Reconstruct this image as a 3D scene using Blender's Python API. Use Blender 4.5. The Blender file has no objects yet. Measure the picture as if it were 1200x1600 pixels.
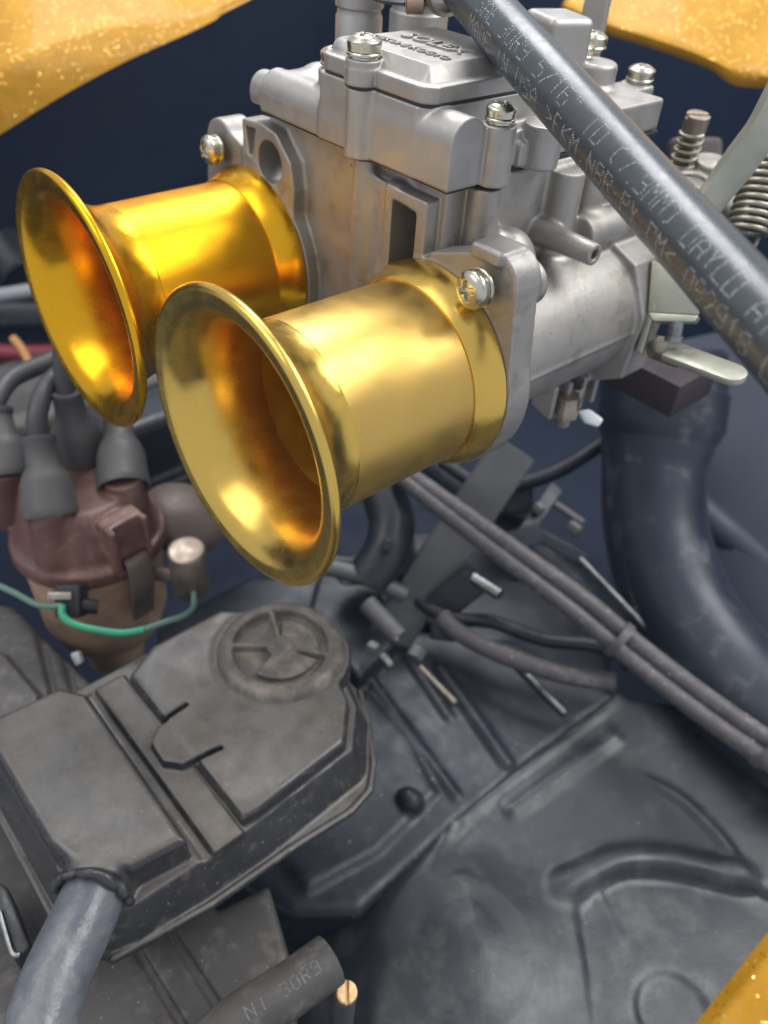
import bpy, bmesh, math, random
import numpy as np
from mathutils import Vector, Matrix
random.seed(3); rng = np.random.default_rng(3)
K = 0.001                                   # everything below is measured in millimetres
sc = bpy.context.scene
col = sc.collection

# ------------------------------------------------------------------ camera
CM = np.array([[-0.753009, 0.655081, 0.062027], [-0.390852, -0.521122, 0.758727], [-0.529351, -0.547084, -0.648449]])
CC = np.array([155.793, 147.149, 123.994]); CF = 1287.72
cd = bpy.data.cameras.new('camera'); cam = bpy.data.objects.new('camera', cd); col.objects.link(cam)
r_, u_, f_ = CM
cam.matrix_world = Matrix(((r_[0], u_[0], -f_[0], CC[0]*K), (r_[1], u_[1], -f_[1], CC[1]*K), (r_[2], u_[2], -f_[2], CC[2]*K), (0, 0, 0, 1)))
cd.sensor_fit = 'HORIZONTAL'; cd.sensor_width = 36; cd.lens = 36*CF/1200
cd.clip_start = 0.01; cd.clip_end = 50
cd.dof.use_dof = True; cd.dof.focus_distance = 0.210; cd.dof.aperture_fstop = cd.lens/2.4
sc.camera = cam

def W(px, py, d):                           # the point d mm deep on the sight line measured in the photograph
    v = np.array([(px-600)/CF, -(py-800)/CF, 1.]); return CC + d*(CM.T @ v)
def onx(px, py, x):
    v = CM.T @ np.array([(px-600)/CF, -(py-800)/CF, 1.]); return CC + v*(x-CC[0])/v[0]
def onz(px, py, z):                         # the same on a level plane
    v = CM.T @ np.array([(px-600)/CF, -(py-800)/CF, 1.]); return CC + v*(z-CC[2])/v[2]

# ------------------------------------------------------------------ light
wd = bpy.data.worlds.new('World'); sc.world = wd; wd.use_nodes = True
bg = wd.node_tree.nodes['Background']; bg.inputs[0].default_value = (0.86, 0.90, 1.0, 1); bg.inputs[1].default_value = 0.70
sc.view_settings.view_transform = 'Standard'; sc.view_settings.look = 'None'; sc.view_settings.gamma = 1; sc.view_settings.exposure = 0.0
def area(name, at, target, size, power, color=(1, 1, 1), size_y=None):
    l = bpy.data.lights.new(name, 'AREA'); l.energy = power; l.color = color
    l.shape = 'RECTANGLE'; l.size = size; l.size_y = size_y or size
    o = bpy.data.objects.new(name, l); col.objects.link(o)
    at = Vector(at); o.location = at
    o.rotation_euler = (Vector(target)-at).to_track_quat('-Z', 'Y').to_euler()
    return o
area('overhead_lamp', (-0.62, 0.44, 0.96), (0, 0, 0), 0.85, 12, (1, 0.98, 0.96), 0.65)
area('overhead_lamp', (-0.50, -0.66, 1.06), (0, 0, 0), 0.60, 12, (0.97, 0.98, 1), 0.55)
area('overhead_lamp', (1.2, -0.6, 1.9), (0, -0.05, 0), 1.6, 20, (1, 0.95, 0.88))  # unseen fill lamp, added to brighten the parts
sc.cycles.glossy_bounces = 8; sc.cycles.max_bounces = 12

# ------------------------------------------------------------------ materials
class NT:
    def __init__(s, name):
        s.m = bpy.data.materials.new(name); s.m.use_nodes = True; s.t = s.m.node_tree
        s.b = s.t.nodes['Principled BSDF']; s.tc = s.t.nodes.new('ShaderNodeTexCoord')
    def n(s, typ, **k):
        x = s.t.nodes.new('ShaderNode'+typ)
        for a, v in k.items(): setattr(x, a, v)
        return x
    def l(s, a, b): s.t.links.new(a, b)
    def noise(s, scale, detail=4, rough=.55, stretch=None):
        x = s.n('TexNoise'); x.inputs['Scale'].default_value = scale; x.inputs['Detail'].default_value = detail; x.inputs['Roughness'].default_value = rough
        if stretch:
            mp = s.n('Mapping'); mp.inputs['Scale'].default_value = stretch; s.l(s.tc.outputs['Object'], mp.inputs[0]); s.l(mp.outputs[0], x.inputs['Vector'])
        else: s.l(s.tc.outputs['Object'], x.inputs['Vector'])
        return x.outputs['Fac']
    def ramp(s, fac, a, b):
        x = s.n('ValToRGB'); x.color_ramp.elements[0].position = a; x.color_ramp.elements[1].position = b; s.l(fac, x.inputs[0]); return x.outputs[0]
    def mix(s, fac, c0, c1):
        x = s.n('Mix', data_type='RGBA')
        for k, v in ((0, fac), (6, c0), (7, c1)):
            if hasattr(v, 'links') or hasattr(v, 'is_linked'): s.l(v, x.inputs[k])
            else: x.inputs[k].default_value = (*v, 1) if isinstance(v, tuple) else v
        return x.outputs[2]
    def mapr(s, v, a, b, c, d):
        x = s.n('MapRange'); s.l(v, x.inputs[0])
        for i, q in enumerate((a, b, c, d)): x.inputs[i+1].default_value = q
        return x.outputs[0]
    def bump(s, h, strength, dist, prev=None):
        x = s.n('Bump'); x.inputs['Strength'].default_value = strength; x.inputs['Distance'].default_value = dist; s.l(h, x.inputs['Height'])
        if prev is not None: s.l(prev, x.inputs['Normal'])
        return x.outputs[0]

def surf(name, c, rough, metal=0.0, c2=None, big=60, dust=None, dust_amt=.5, dscale=140, grain=1800, gstr=.15, gdist=.0002, settle=None, specks=None, lump=0, lscale=250, rvar=.12, coat=0, spec=None, stretch=None):
    m = NT(name); b = m.b
    base = c
    if c2: base = m.mix(m.ramp(m.noise(big, 6, .6, stretch), .35, .68), c, c2)
    f = None
    if dust:
        f = m.ramp(m.noise(dscale, 8, .68), .62-dust_amt*.35, .80-dust_amt*.25)
        base = m.mix(f, base, dust)
    if settle:
        ge = m.n('NewGeometry'); sx = m.n('SeparateXYZ'); m.l(ge.outputs['Normal'], sx.inputs[0])
        lay = m.mapr(sx.outputs[2], settle[1], settle[2], 0, 1)
        pat = m.mapr(m.noise(dscale*.45, 7, .62), .34, .62, .55, 1)
        mu = m.n('Math', operation='MULTIPLY'); m.l(lay, mu.inputs[0]); m.l(pat, mu.inputs[1])
        tone = m.mix(m.ramp(m.noise(dscale*.2, 6, .65), .42, .66), settle[0], tuple(q*k for q, k in zip(settle[0], (.74, .66, .58))))
        base = m.mix(mu.outputs[0], base, tone)
    if specks:
        base = m.mix(m.ramp(m.noise(specks[1], 2, .5), specks[2], specks[2]+.03), base, specks[0])
    if isinstance(base, tuple): b.inputs['Base Color'].default_value = (*base, 1)
    else: m.l(base, b.inputs['Base Color'])
    b.inputs['Metallic'].default_value = metal
    m.l(m.mapr(m.noise(big*3, 5, .6), .3, .7, max(.03, rough-rvar), min(1, rough+rvar)), b.inputs['Roughness'])
    nrm = None
    if lump: nrm = m.bump(m.noise(lscale, 3), lump, .001)
    if gstr: nrm = m.bump(m.noise(grain, 3, .6), gstr, gdist, nrm)
    if nrm is not None: m.l(nrm, b.inputs['Normal'])
    if coat: b.inputs['Coat Weight'].default_value = coat; b.inputs['Coat Roughness'].default_value = .06
    if spec is not None: b.inputs['Specular IOR Level'].default_value = spec
    return m.m

M = {}
M['gold_pale_satin'] = surf('veiled_gold_anodised_satin', (.74, .49, .13), .38, .96, c2=(.70, .46, .13), big=40, grain=5200, gstr=.16, gdist=.00006, rvar=.07, specks=((.34, .25, .12), 1500, .755))  # same gold made paler: veil over the near trumpet put into colour
M['gold_pale_bright'] = surf('veiled_gold_anodised_bright', (.77, .51, .115), .25, .96, grain=3000, gstr=.04, gdist=.00005, rvar=.06, specks=((.34, .25, .12), 1500, .765))
M['gold_deep_satin'] = surf('reflection_tinted_gold_satin', (.84, .42, .012), .36, .96, c2=(.80, .40, .012), big=40, grain=5200, gstr=.10, gdist=.00006, rvar=.07, specks=((.34, .25, .12), 1500, .755))  # same gold made deeper: gold on gold reflections put into colour
M['gold_deep_bright'] = surf('reflection_tinted_gold_bright', (.85, .44, .016), .25, .96, grain=3000, gstr=.04, gdist=.00005, rvar=.06, specks=((.34, .25, .12), 1500, .765))
M['gold_inner'] = surf('gold_anodised_bore', (.78, .46, .05), .42, .88, gstr=.05)
M['cast'] = surf('cast_aluminium', (.41, .39, .355), .48, .68, c2=(.345, .332, .312), big=45, dust=(.25, .215, .17), dust_amt=.24, dscale=95, specks=((.20, .17, .13), 700, .735), grain=2200, gstr=.38, gdist=.00018, lump=.10, lscale=420)
M['cast_lid'] = surf('cast_aluminium_smoother', (.44, .425, .40), .48, .70, c2=(.385, .372, .352), big=60, grain=2600, gstr=.14, gdist=.00014, lump=.08, lscale=500)
M['cast_machined'] = surf('machined_aluminium', (.62, .62, .62), .30, .95, grain=2500, gstr=.08, gdist=.0001)
M['zinc'] = surf('zinc_plated_steel', (.66, .65, .56), .26, 1, c2=(.58, .55, .42), big=180, grain=2000, gstr=.10, gdist=.0001)
M['zinc_dull'] = surf('dull_plated_steel', (.42, .40, .34), .40, .9, c2=(.30, .27, .20), big=160, grain=1800, gstr=.15)
M['olive_zinc'] = surf('passivated_steel', (.46, .46, .37), .40, .6, c2=(.40, .40, .33), big=80, grain=1500, gstr=.12)
M['gasket'] = surf('gasket_black', (.03, .03, .032), .7)
M['hose'] = surf('fuel_hose_rubber', (.056, .065, .072), .29, 0, spec=.65, c2=(.048, .056, .062), big=90, dust=(.10, .11, .12), dust_amt=.05, dscale=500, grain=2600, gstr=.25, gdist=.00015, rvar=.06)
M['print'] = surf('white_ink', (.62, .66, .68), .7, gstr=0)
M['print_grey'] = surf('worn_grey_ink', (.20, .195, .19), .8, gstr=0)
M['plastic'] = surf('dusty_black_plastic', (.026, .027, .029), .33, 0, c2=(.042, .042, .043), big=30, dust=(.13, .118, .10), dust_amt=.22, dscale=170, settle=((.160, .154, .143), .74, .97), specks=((.24, .22, .19), 900, .70), grain=1500, gstr=.3, gdist=.0002)
M['plastic_dark'] = surf('black_plastic', (.030, .031, .034), .36, 0, c2=(.045, .045, .046), big=60, dust=(.10, .092, .08), dust_amt=.25, dscale=180, grain=1400, gstr=.2)
M['bluehose'] = surf('blue_grey_rubber', (.15, .155, .165), .32, 0, spec=.6, c2=(.085, .095, .12), big=70, dust=(.21, .21, .21), dust_amt=.3, dscale=120, grain=900, gstr=.3, lump=.4, lscale=170)
M['oldhose'] = surf('old_black_rubber', (.055, .053, .050), .62, 0, c2=(.085, .078, .070), big=50, dust=(.13, .12, .105), dust_amt=.35, dscale=160, gstr=.25, grain=1200)
M['boot'] = surf('grey_rubber_boot', (.085, .085, .086), .55, 0, c2=(.11, .105, .10), big=50, gstr=.1)
M['lead'] = surf('black_lead_rubber', (.055, .056, .058), .5, 0, gstr=.1)
M['maroon'] = surf('maroon_bakelite', (.120, .052, .045), .40, 0, c2=(.17, .088, .072), big=45, dust=(.28, .185, .14), dust_amt=.3, dscale=60, gstr=.1)
M['rust'] = surf('rusty_cast_body', (.62, .42, .27), .6, .05, c2=(.34, .21, .14), big=45, dust=(.36, .25, .17), dust_amt=.4, dscale=90, gstr=.3, grain=900)
M['tan'] = surf('dusty_tan_steel', (.24, .185, .15), .5, .4, c2=(.17, .135, .11), big=60, gstr=.15)
M['nickel'] = surf('tarnished_nickel', (.42, .35, .28), .46, .9, c2=(.32, .27, .22), big=90, gstr=.08)
M['green'] = surf('green_wire_sheath', (.05, .36, .20), .4, gstr=0)
M['green_grey'] = surf('faded_green_sheath', (.11, .20, .16), .5, gstr=0)
M['black'] = surf('black_rubber', (.02, .02, .022), .5, gstr=.1)
M['case'] = surf('oily_engine_case', (.017, .021, .030), .40, .15, c2=(.028, .033, .042), big=25, dust=(.065, .065, .068), dust_amt=.2, dscale=90, specks=((.26, .26, .25), 500, .73), grain=800, gstr=.35, gdist=.0004, lump=.3, lscale=90)
M['case_dark'] = surf('dark_bay_veil_navy', (.003, .009, .028), .7, 0, c2=(.004, .012, .036), big=10, gstr=.1)  # navy cast of lens veil put into the dark base colour
M['wall_veil_tint'] = surf('bay_wall_veil_blue', (.008, .021, .056), .7, 0, c2=(.011, .026, .064), big=10, gstr=.1)  # lighter blue: stronger lens veil on this side painted into the wall
M['shroud'] = surf('dusty_black_tin', (.024, .028, .034), .36, .1, c2=(.040, .044, .050), big=14, dust=(.085, .088, .092), dust_amt=.34, dscale=48, specks=((.15, .15, .15), 700, .735), grain=900, gstr=.3, gdist=.0003, lump=.2, lscale=60)
M['tinbrown'] = surf('dusty_grey_tin', (.100, .096, .092), .5, .1, c2=(.075, .070, .066), big=25, dust=(.18, .16, .14), dust_amt=.3, dscale=120, specks=((.36, .35, .33), 700, .725), grain=900, gstr=.25)
M['strap'] = surf('grey_bracket_paint', (.135, .138, .140), .5, .2, c2=(.09, .092, .096), big=35, dust=(.16, .15, .14), dust_amt=.2, gstr=.15)
M['pipe'] = surf('blue_black_manifold', (.020, .027, .042), .38, .1, c2=(.030, .036, .050), big=14, dust=(.13, .135, .14), dust_amt=.2, dscale=50, gstr=.2, grain=700, lump=.2, lscale=60)  # blue grey of base and dust puts the lens veil into colour
M['cable'] = surf('dusty_cable_sheath', (.115, .105, .108), .55, 0, c2=(.085, .080, .084), big=60, dust=(.20, .19, .19), dust_amt=.25, dscale=220, specks=((.50, .50, .50), 600, .70), gstr=.3, grain=900)
M['insul'] = surf('maroon_insulator', (.034, .026, .036), .6, 0, c2=(.050, .032, .036), big=40, gstr=.1)
M['stud'] = surf('bright_stud', (.34, .36, .37), .34, 1, c2=(.20, .20, .20), big=200, gstr=.2, grain=1500)
M['brass'] = surf('brass', (.62, .42, .22), .45, .9, c2=(.46, .31, .17), big=200, gstr=.08)
M['copper'] = surf('brown_copper', (.40, .27, .20), .4, .9, gstr=.1)
M['white'] = surf('white_nylon', (.75, .80, .82), .4, gstr=.03)
M['red'] = surf('red_sheath', (.20, .02, .035), .5, gstr=0)
M['orange'] = surf('orange_sheath', (.55, .28, .10), .5, gstr=0)
M['grey_pipe'] = surf('pale_grey_pipe', (.36, .37, .40), .4, gstr=.05)
M['veil_tin'] = surf('veil_tinted_panel', (.036, .047, .074), .55, 0, c2=(.028, .038, .062), big=8, gstr=.1)  # blue grey imitates lens veil over this panel
M['black_metal'] = surf('black_bore', (.03, .028, .026), .5, .5)

def flake(name):
    m = NT(name); b = m.b
    vo = m.n('TexVoronoi'); vo.inputs['Scale'].default_value = 1500; m.l(m.tc.outputs['Object'], vo.inputs['Vector'])
    sp = m.n('SeparateColor'); m.l(vo.outputs['Color'], sp.inputs[0])
    pick = m.n('Math', operation='GREATER_THAN'); m.l(sp.outputs[2], pick.inputs[0]); pick.inputs[1].default_value = .78
    near = m.n('Math', operation='LESS_THAN'); m.l(vo.outputs['Distance'], near.inputs[0]); near.inputs[1].default_value = .30
    gl = m.n('Math', operation='MULTIPLY'); m.l(pick.outputs[0], gl.inputs[0]); m.l(near.outputs[0], gl.inputs[1])       # 1 on a flake that catches the light
    sub = m.n('VectorMath', operation='SUBTRACT'); m.l(vo.outputs['Color'], sub.inputs[0]); sub.inputs[1].default_value = (.5, .5, .8)
    amt = m.mapr(gl.outputs[0], 0, 1, .10, 1.1)
    scl = m.n('VectorMath', operation='SCALE'); m.l(sub.outputs[0], scl.inputs[0]); m.l(amt, scl.inputs['Scale'])
    ge = m.n('NewGeometry'); ad = m.n('VectorMath', operation='ADD'); m.l(ge.outputs['Normal'], ad.inputs[0]); m.l(scl.outputs[0], ad.inputs[1])
    no = m.n('VectorMath', operation='NORMALIZE'); m.l(ad.outputs[0], no.inputs[0]); m.l(no.outputs[0], b.inputs['Normal'])
    tone = m.mix(m.ramp(m.noise(60, 4), .35, .65), (.42, .205, .008), (.49, .255, .014))
    m.l(m.mix(gl.outputs[0], tone, (.90, .62, .25)), b.inputs['Base Color']); m.l(m.mapr(gl.outputs[0], 0, 1, .60, .16), b.inputs['Roughness'])
    m.l(m.mapr(gl.outputs[0], 0, 1, .25, 1), b.inputs['Metallic'])
    b.inputs['Coat Weight'].default_value = .10; b.inputs['Coat Roughness'].default_value = .04; b.inputs['Specular IOR Level'].default_value = .3
    return m.m
M['flake'] = flake('gold_metalflake_paint')

# ------------------------------------------------------------------ objects
ORG = {}
def thing(name, label, cat, at=(0, 0, 0), group=None):
    o = bpy.data.objects.new(name, None); col.objects.link(o); o.empty_display_size = .01
    at = np.array(at, float); o.location = at*K; ORG[o.name] = at
    o['label'] = label; o['category'] = cat
    if group: o['group'] = group
    return o
def root_org(p):
    while p is not None and p.name not in ORG: p = p.parent
    return ORG[p.name] if p is not None else np.zeros(3)
def put(name, me, mat, parent=None, mw=None):
    o = bpy.data.objects.new(name, me); col.objects.link(o)
    if mat is not None and len(me.materials) == 0: me.materials.append(mat)
    if mw is not None: o.matrix_basis = mw
    if parent is not None:
        o.parent = parent
    return o
def tag(o, label, cat, group=None, kind=None):
    if label: o['label'] = label
    if cat: o['category'] = cat
    if group: o['group'] = group
    if kind: o['kind'] = kind
    return o
def sharp(me, deg=38):
    bm = bmesh.new(); bm.from_mesh(me); a = math.radians(deg)
    bmesh.ops.recalc_face_normals(bm, faces=bm.faces[:])
    for f in bm.faces: f.smooth = True
    for e in bm.edges:
        if len(e.link_faces) == 2 and e.calc_face_angle(0) > a: e.smooth = False
    bm.to_mesh(me); bm.free()
def mesh(name, verts, faces, parent=None, deg=38):
    v = (np.asarray(verts, float)-root_org(parent))*K
    me = bpy.data.meshes.new(name); me.from_pydata(v.tolist(), [], faces); me.update(); sharp(me, deg); return me
def obj(name, vf, mat, parent=None, deg=38):
    return put(name, mesh(name, vf[0], vf[1], parent, deg), mat, parent)
def join(*vfs):
    V, F = [], []
    for v, f in vfs:
        o = len(V); V += [tuple(p) for p in v]; F += [tuple(i+o for i in q) for q in f]
    return V, F

def catmull(P, n):
    P = [np.array(p, float) for p in P]; Q = [2*P[0]-P[1]]+P+[2*P[-1]-P[-2]]; out = []
    for i in range(1, len(Q)-2):
        a, b, c, d = Q[i-1:i+3]
        for t in np.linspace(0, 1, n, endpoint=False):
            out.append(.5*((2*b)+(-a+c)*t+(2*a-5*b+4*c-d)*t*t+(-a+3*b-3*c+d)*t**3))
    return out+[P[-1]]
def frames(P):
    P = np.array(P); T = np.gradient(P, axis=0); T /= np.linalg.norm(T, axis=1)[:, None]
    a = np.array([0, 0, 1.]) if abs(T[0][2]) < .9 else np.array([1., 0, 0])
    n = np.cross(T[0], a); n /= np.linalg.norm(n); N = [n]
    for i in range(1, len(P)):
        n = N[-1]-(N[-1]@T[i])*T[i]; N.append(n/np.linalg.norm(n))
    N = np.array(N); return P, T, N, np.cross(T, N)
def tube(P, r, seg=20, n=8, cap=True, smooth=True):
    P = catmull(P, n) if smooth and len(P) > 2 else [np.array(p, float) for p in P]
    P, T, N, B = frames(P); m = len(P)
    R = np.interp(np.linspace(0, 1, m), np.linspace(0, 1, len(r)), r) if hasattr(r, '__len__') else np.full(m, r)
    V, F = [], []
    for i in range(m):
        for k in range(seg):
            a = 2*math.pi*k/seg; V.append(P[i]+R[i]*(math.cos(a)*N[i]+math.sin(a)*B[i]))
    for i in range(m-1):
        for k in range(seg):
            F.append((i*seg+k, i*seg+(k+1) % seg, (i+1)*seg+(k+1) % seg, (i+1)*seg+k))
    if cap: F.append(tuple(range(seg))[::-1]); F.append(tuple((m-1)*seg+k for k in range(seg)))
    return V, F
def basis(ax):
    ax = np.array(ax, float); ax /= np.linalg.norm(ax)
    a = np.array([0, 0, 1.]) if abs(ax[2]) < .9 else np.array([1., 0, 0])
    u = np.cross(a, ax); u /= np.linalg.norm(u); return ax, u, np.cross(ax, u)
def lathe(o, ax, prof, seg=64, closed=False):           # prof: (distance along the axis, radius)
    ax, u, w = basis(ax); o = np.array(o, float); V, F = [], []
    for h, r in prof:
        for k in range(seg):
            a = 2*math.pi*k/seg; V.append(o+ax*h+max(r, 1e-4)*(math.cos(a)*u+math.sin(a)*w))
    n = len(prof)
    for i in range(n if closed else n-1):
        j = (i+1) % n
        for k in range(seg): F.append((i*seg+k, i*seg+(k+1) % seg, j*seg+(k+1) % seg, j*seg+k))
    if not closed: F.append(tuple(range(seg))[::-1]); F.append(tuple((n-1)*seg+k for k in range(seg)))
    return V, F
def boxvf(c, ax, ay, az, hx, hy, hz, bev=.6):           # box with chamfered edges along given axes
    bm = bmesh.new(); bmesh.ops.create_cube(bm, size=2)
    for v in bm.verts: v.co = Vector((v.co.x*hx, v.co.y*hy, v.co.z*hz))
    if bev: bmesh.ops.bevel(bm, geom=bm.edges[:], offset=bev, segments=2, affect='EDGES', profile=.5)
    R = np.array([ax, ay, az], float); c = np.array(c, float)
    V = [c+np.array(v.co) @ R for v in bm.verts]; bm.verts.index_update()
    F = [tuple(v.index for v in f.verts) for f in bm.faces]; bm.free(); return V, F
def barvf(p, q, up, w, t, bev=.5):                      # flat bar from p to q
    p = np.array(p, float); q = np.array(q, float); d = q-p; L = np.linalg.norm(d); d /= L
    up = np.array(up, float); s = np.cross(up, d); s /= np.linalg.norm(s); n = np.cross(d, s)
    return boxvf((p+q)/2, d, s, n, L/2, w/2, t/2, bev)

# ------------------------------------------------------------------ sculpting castings: a distance field and its surface
class Vol:
    def __init__(s, lo, hi, h):
        s.lo = np.array(lo, float); s.h = h; n = np.ceil((np.array(hi, float)-s.lo)/h).astype(int)+1
        s.f = np.full(n, 50., np.float32); s.n = n
    def blk(s, lo, hi, pad):
        a = np.clip(np.floor((np.array(lo)-pad-s.lo)/s.h).astype(int), 0, s.n-1)
        b = np.clip(np.ceil((np.array(hi)+pad-s.lo)/s.h).astype(int)+1, 1, s.n)
        g = [(s.lo[i]+s.h*np.arange(a[i], b[i])).astype(np.float32) for i in range(3)]
        return tuple(slice(a[i], b[i]) for i in range(3)), g[0][:, None, None], g[1][None, :, None], g[2][None, None, :]
    def op(s, prim, k, cut):
        fn, lo, hi = prim; sl, x, y, z = s.blk(lo, hi, k+3*s.h)
        if min(q.stop-q.start for q in sl) <= 0: return s
        d = fn(x, y, z); a = s.f[sl]
        if cut: a, d = -a, d
        if k > 0:
            hh = np.maximum(k-np.abs(a-d), 0)/k; r = np.minimum(a, d)-hh*hh*k*.25
        else: r = np.minimum(a, d)
        s.f[sl] = -r if cut else r
        return s
    def add(s, prim, k=0.): return s.op(prim, k, False)
    def cut(s, prim, k=0.): return s.op(prim, k, True)
    def surface(s):
        f = s.f; f[0] = f[-1] = 1; f[:, 0] = f[:, -1] = 1; f[:, :, 0] = f[:, :, -1] = 1
        ins = f < 0; c = np.zeros(np.array(f.shape)-1, np.uint8)
        O = [(i, j, k) for i in (0, 1) for j in (0, 1) for k in (0, 1)]
        nx, ny, nz = c.shape
        for i, j, k in O: c += ins[i:i+nx, j:j+ny, k:k+nz]
        idx = np.argwhere((c > 0) & (c < 8)); vid = np.full(c.shape, -1, np.int32); vid[idx[:, 0], idx[:, 1], idx[:, 2]] = np.arange(len(idx))
        val = {o: f[idx[:, 0]+o[0], idx[:, 1]+o[1], idx[:, 2]+o[2]] for o in O}
        P = np.zeros((len(idx), 3)); N = np.zeros(len(idx))
        for o in O:
            for ax in range(3):
                if o[ax]: continue
                q = list(o); q[ax] = 1; q = tuple(q); a, b = val[o], val[q]; m = (a < 0) != (b < 0)
                t = a[m]/(a[m]-b[m]); e = np.tile(np.array(o, float), (m.sum(), 1)); e[:, ax] += t; P[m] += e; N[m] += 1
        P = s.lo+s.h*(idx+P/N[:, None])
        F = []
        for ax in range(3):
            sl0 = [slice(1, -1)]*3; sl1 = [slice(1, -1)]*3; sl0[ax] = slice(0, -1); sl1[ax] = slice(1, None)
            a = ins[tuple(sl0)]; b = ins[tuple(sl1)]; e = np.argwhere(a != b)
            fl = a[e[:, 0], e[:, 1], e[:, 2]]
            off = np.ones(3, int); off[ax] = 0; e = e+off
            u, v = (ax+1) % 3, (ax+2) % 3
            def at(du, dv):
                q = e.copy(); q[:, u] -= du; q[:, v] -= dv; return vid[q[:, 0], q[:, 1], q[:, 2]]
            Q = np.stack([at(1, 1), at(0, 1), at(0, 0), at(1, 0)], 1); Q[~fl] = Q[~fl][:, ::-1]; F.append(Q)
        return P, np.concatenate(F)
def vol_mesh(name, vol, org):
    P, Q = vol.surface(); P = (P-org)*K
    me = bpy.data.meshes.new(name); me.vertices.add(len(P)); me.vertices.foreach_set('co', P.astype(np.float32).ravel())
    me.loops.add(Q.size); me.loops.foreach_set('vertex_index', Q.astype(np.int32).ravel())
    me.polygons.add(len(Q)); me.polygons.foreach_set('loop_start', np.arange(0, Q.size, 4, dtype=np.int32)); me.polygons.foreach_set('loop_total', np.full(len(Q), 4, np.int32))
    me.update(calc_edges=True); me.validate(); me.polygons.foreach_set('use_smooth', np.ones(len(me.polygons), bool)); return me
def vobj(name, vol, mat, parent=None): return put(name, vol_mesh(name, vol, root_org(parent)), mat, parent)

def L3(x, y, z): return np.sqrt(x*x+y*y+z*z)
def sbox(lo, hi, r=0.):
    lo = np.array(lo, float); hi = np.array(hi, float); c = (lo+hi)/2; h = (hi-lo)/2-r
    def fn(x, y, z):
        qx, qy, qz = abs(x-c[0])-h[0], abs(y-c[1])-h[1], abs(z-c[2])-h[2]
        return L3(np.maximum(qx, 0), np.maximum(qy, 0), np.maximum(qz, 0))+np.minimum(np.maximum(qx, np.maximum(qy, qz)), 0)-r
    return fn, lo, hi
def scyl(p, q, r0, r1=None, rd=0.):
    p = np.array(p, float); q = np.array(q, float); r1 = r0 if r1 is None else r1; d = q-p; L = np.linalg.norm(d); d = d/L; m = max(r0, r1)
    def fn(x, y, z):
        X, Y, Z = x-p[0], y-p[1], z-p[2]; t = X*d[0]+Y*d[1]+Z*d[2]
        rad = np.sqrt(np.maximum(X*X+Y*Y+Z*Z-t*t, 0)); rr = r0+(r1-r0)*np.clip(t/L, 0, 1)
        a = rad-rr+rd; b = abs(t-L/2)-L/2+rd
        return np.sqrt(np.maximum(a, 0)**2+np.maximum(b, 0)**2)+np.minimum(np.maximum(a, b), 0)-rd
    return fn, np.minimum(p, q)-m, np.maximum(p, q)+m
def scap(p, q, r0, r1=None):
    p = np.array(p, float); q = np.array(q, float); r1 = r0 if r1 is None else r1; d = q-p; LL = d @ d; m = max(r0, r1)
    def fn(x, y, z):
        X, Y, Z = x-p[0], y-p[1], z-p[2]; t = np.clip((X*d[0]+Y*d[1]+Z*d[2])/LL, 0, 1)
        return L3(X-t*d[0], Y-t*d[1], Z-t*d[2])-(r0+(r1-r0)*t)
    return fn, np.minimum(p, q)-m, np.maximum(p, q)+m
def sell(c, r):
    c = np.array(c, float); r = np.array(r, float)
    def fn(x, y, z):
        k = L3((x-c[0])/r[0], (y-c[1])/r[1], (z-c[2])/r[2]); return (k-1)*r.min()
    return fn, c-r, c+r
def stor(c, ax, R, r):
    c = np.array(c, float); ax = basis(ax)[0]
    def fn(x, y, z):
        X, Y, Z = x-c[0], y-c[1], z-c[2]; t = X*ax[0]+Y*ax[1]+Z*ax[2]; rad = np.sqrt(np.maximum(X*X+Y*Y+Z*Z-t*t, 0))
        return np.sqrt((rad-R)**2+t*t)-r
    return fn, c-R-r, c+R+r
def poly2(P, u, v):
    P = np.array(P, float); d = None; s = np.ones(np.broadcast(u, v).shape, np.float32)
    for i in range(len(P)):
        a = P[i]; b = P[i-1]; ex, ey = b-a; wx, wy = u-a[0], v-a[1]
        t = np.clip((wx*ex+wy*ey)/(ex*ex+ey*ey), 0, 1); dd = (wx-t*ex)**2+(wy-t*ey)**2
        d = dd if d is None else np.minimum(d, dd)
        c1 = v >= a[1]; c2 = v < b[1]; c3 = ex*wy > ey*wx
        al = (c1 & c2 & c3) | (~c1 & ~c2 & ~c3); s = np.where(al, -s, s)
    return s*np.sqrt(d)
def sprism(P, ax, a, b, r=0., rd=0.):                    # polygon pushed along an axis; r grows it, rd rounds its rims
    i, j = [(1, 2), (0, 2), (0, 1)][ax]; Q = np.array(P, float)
    lo = np.zeros(3); hi = np.zeros(3); lo[ax], hi[ax] = a, b; lo[[i, j]] = Q.min(0)-r; hi[[i, j]] = Q.max(0)+r
    def fn(x, y, z):
        g = (x, y, z); d2 = poly2(Q, g[i], g[j])-r+rd; w = abs(g[ax]-(a+b)/2)-(b-a)/2+rd
        return np.sqrt(np.maximum(d2, 0)**2+np.maximum(w, 0)**2)+np.minimum(np.maximum(d2, w), 0)-rd
    return fn, lo, hi
def sobox(c, ax, ay, az, h, r=0.):                       # box along given axes
    c = np.array(c, float); R = np.array([ax, ay, az], float); h = np.array(h, float); e = np.abs(R).T @ h; q = h-r
    def fn(x, y, z):
        X, Y, Z = x-c[0], y-c[1], z-c[2]
        a, b, d = [abs(R[i][0]*X+R[i][1]*Y+R[i][2]*Z)-q[i] for i in range(3)]
        return L3(np.maximum(a, 0), np.maximum(b, 0), np.maximum(d, 0))+np.minimum(np.maximum(a, np.maximum(b, d)), 0)-r
    return fn, c-e, c+e

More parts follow.
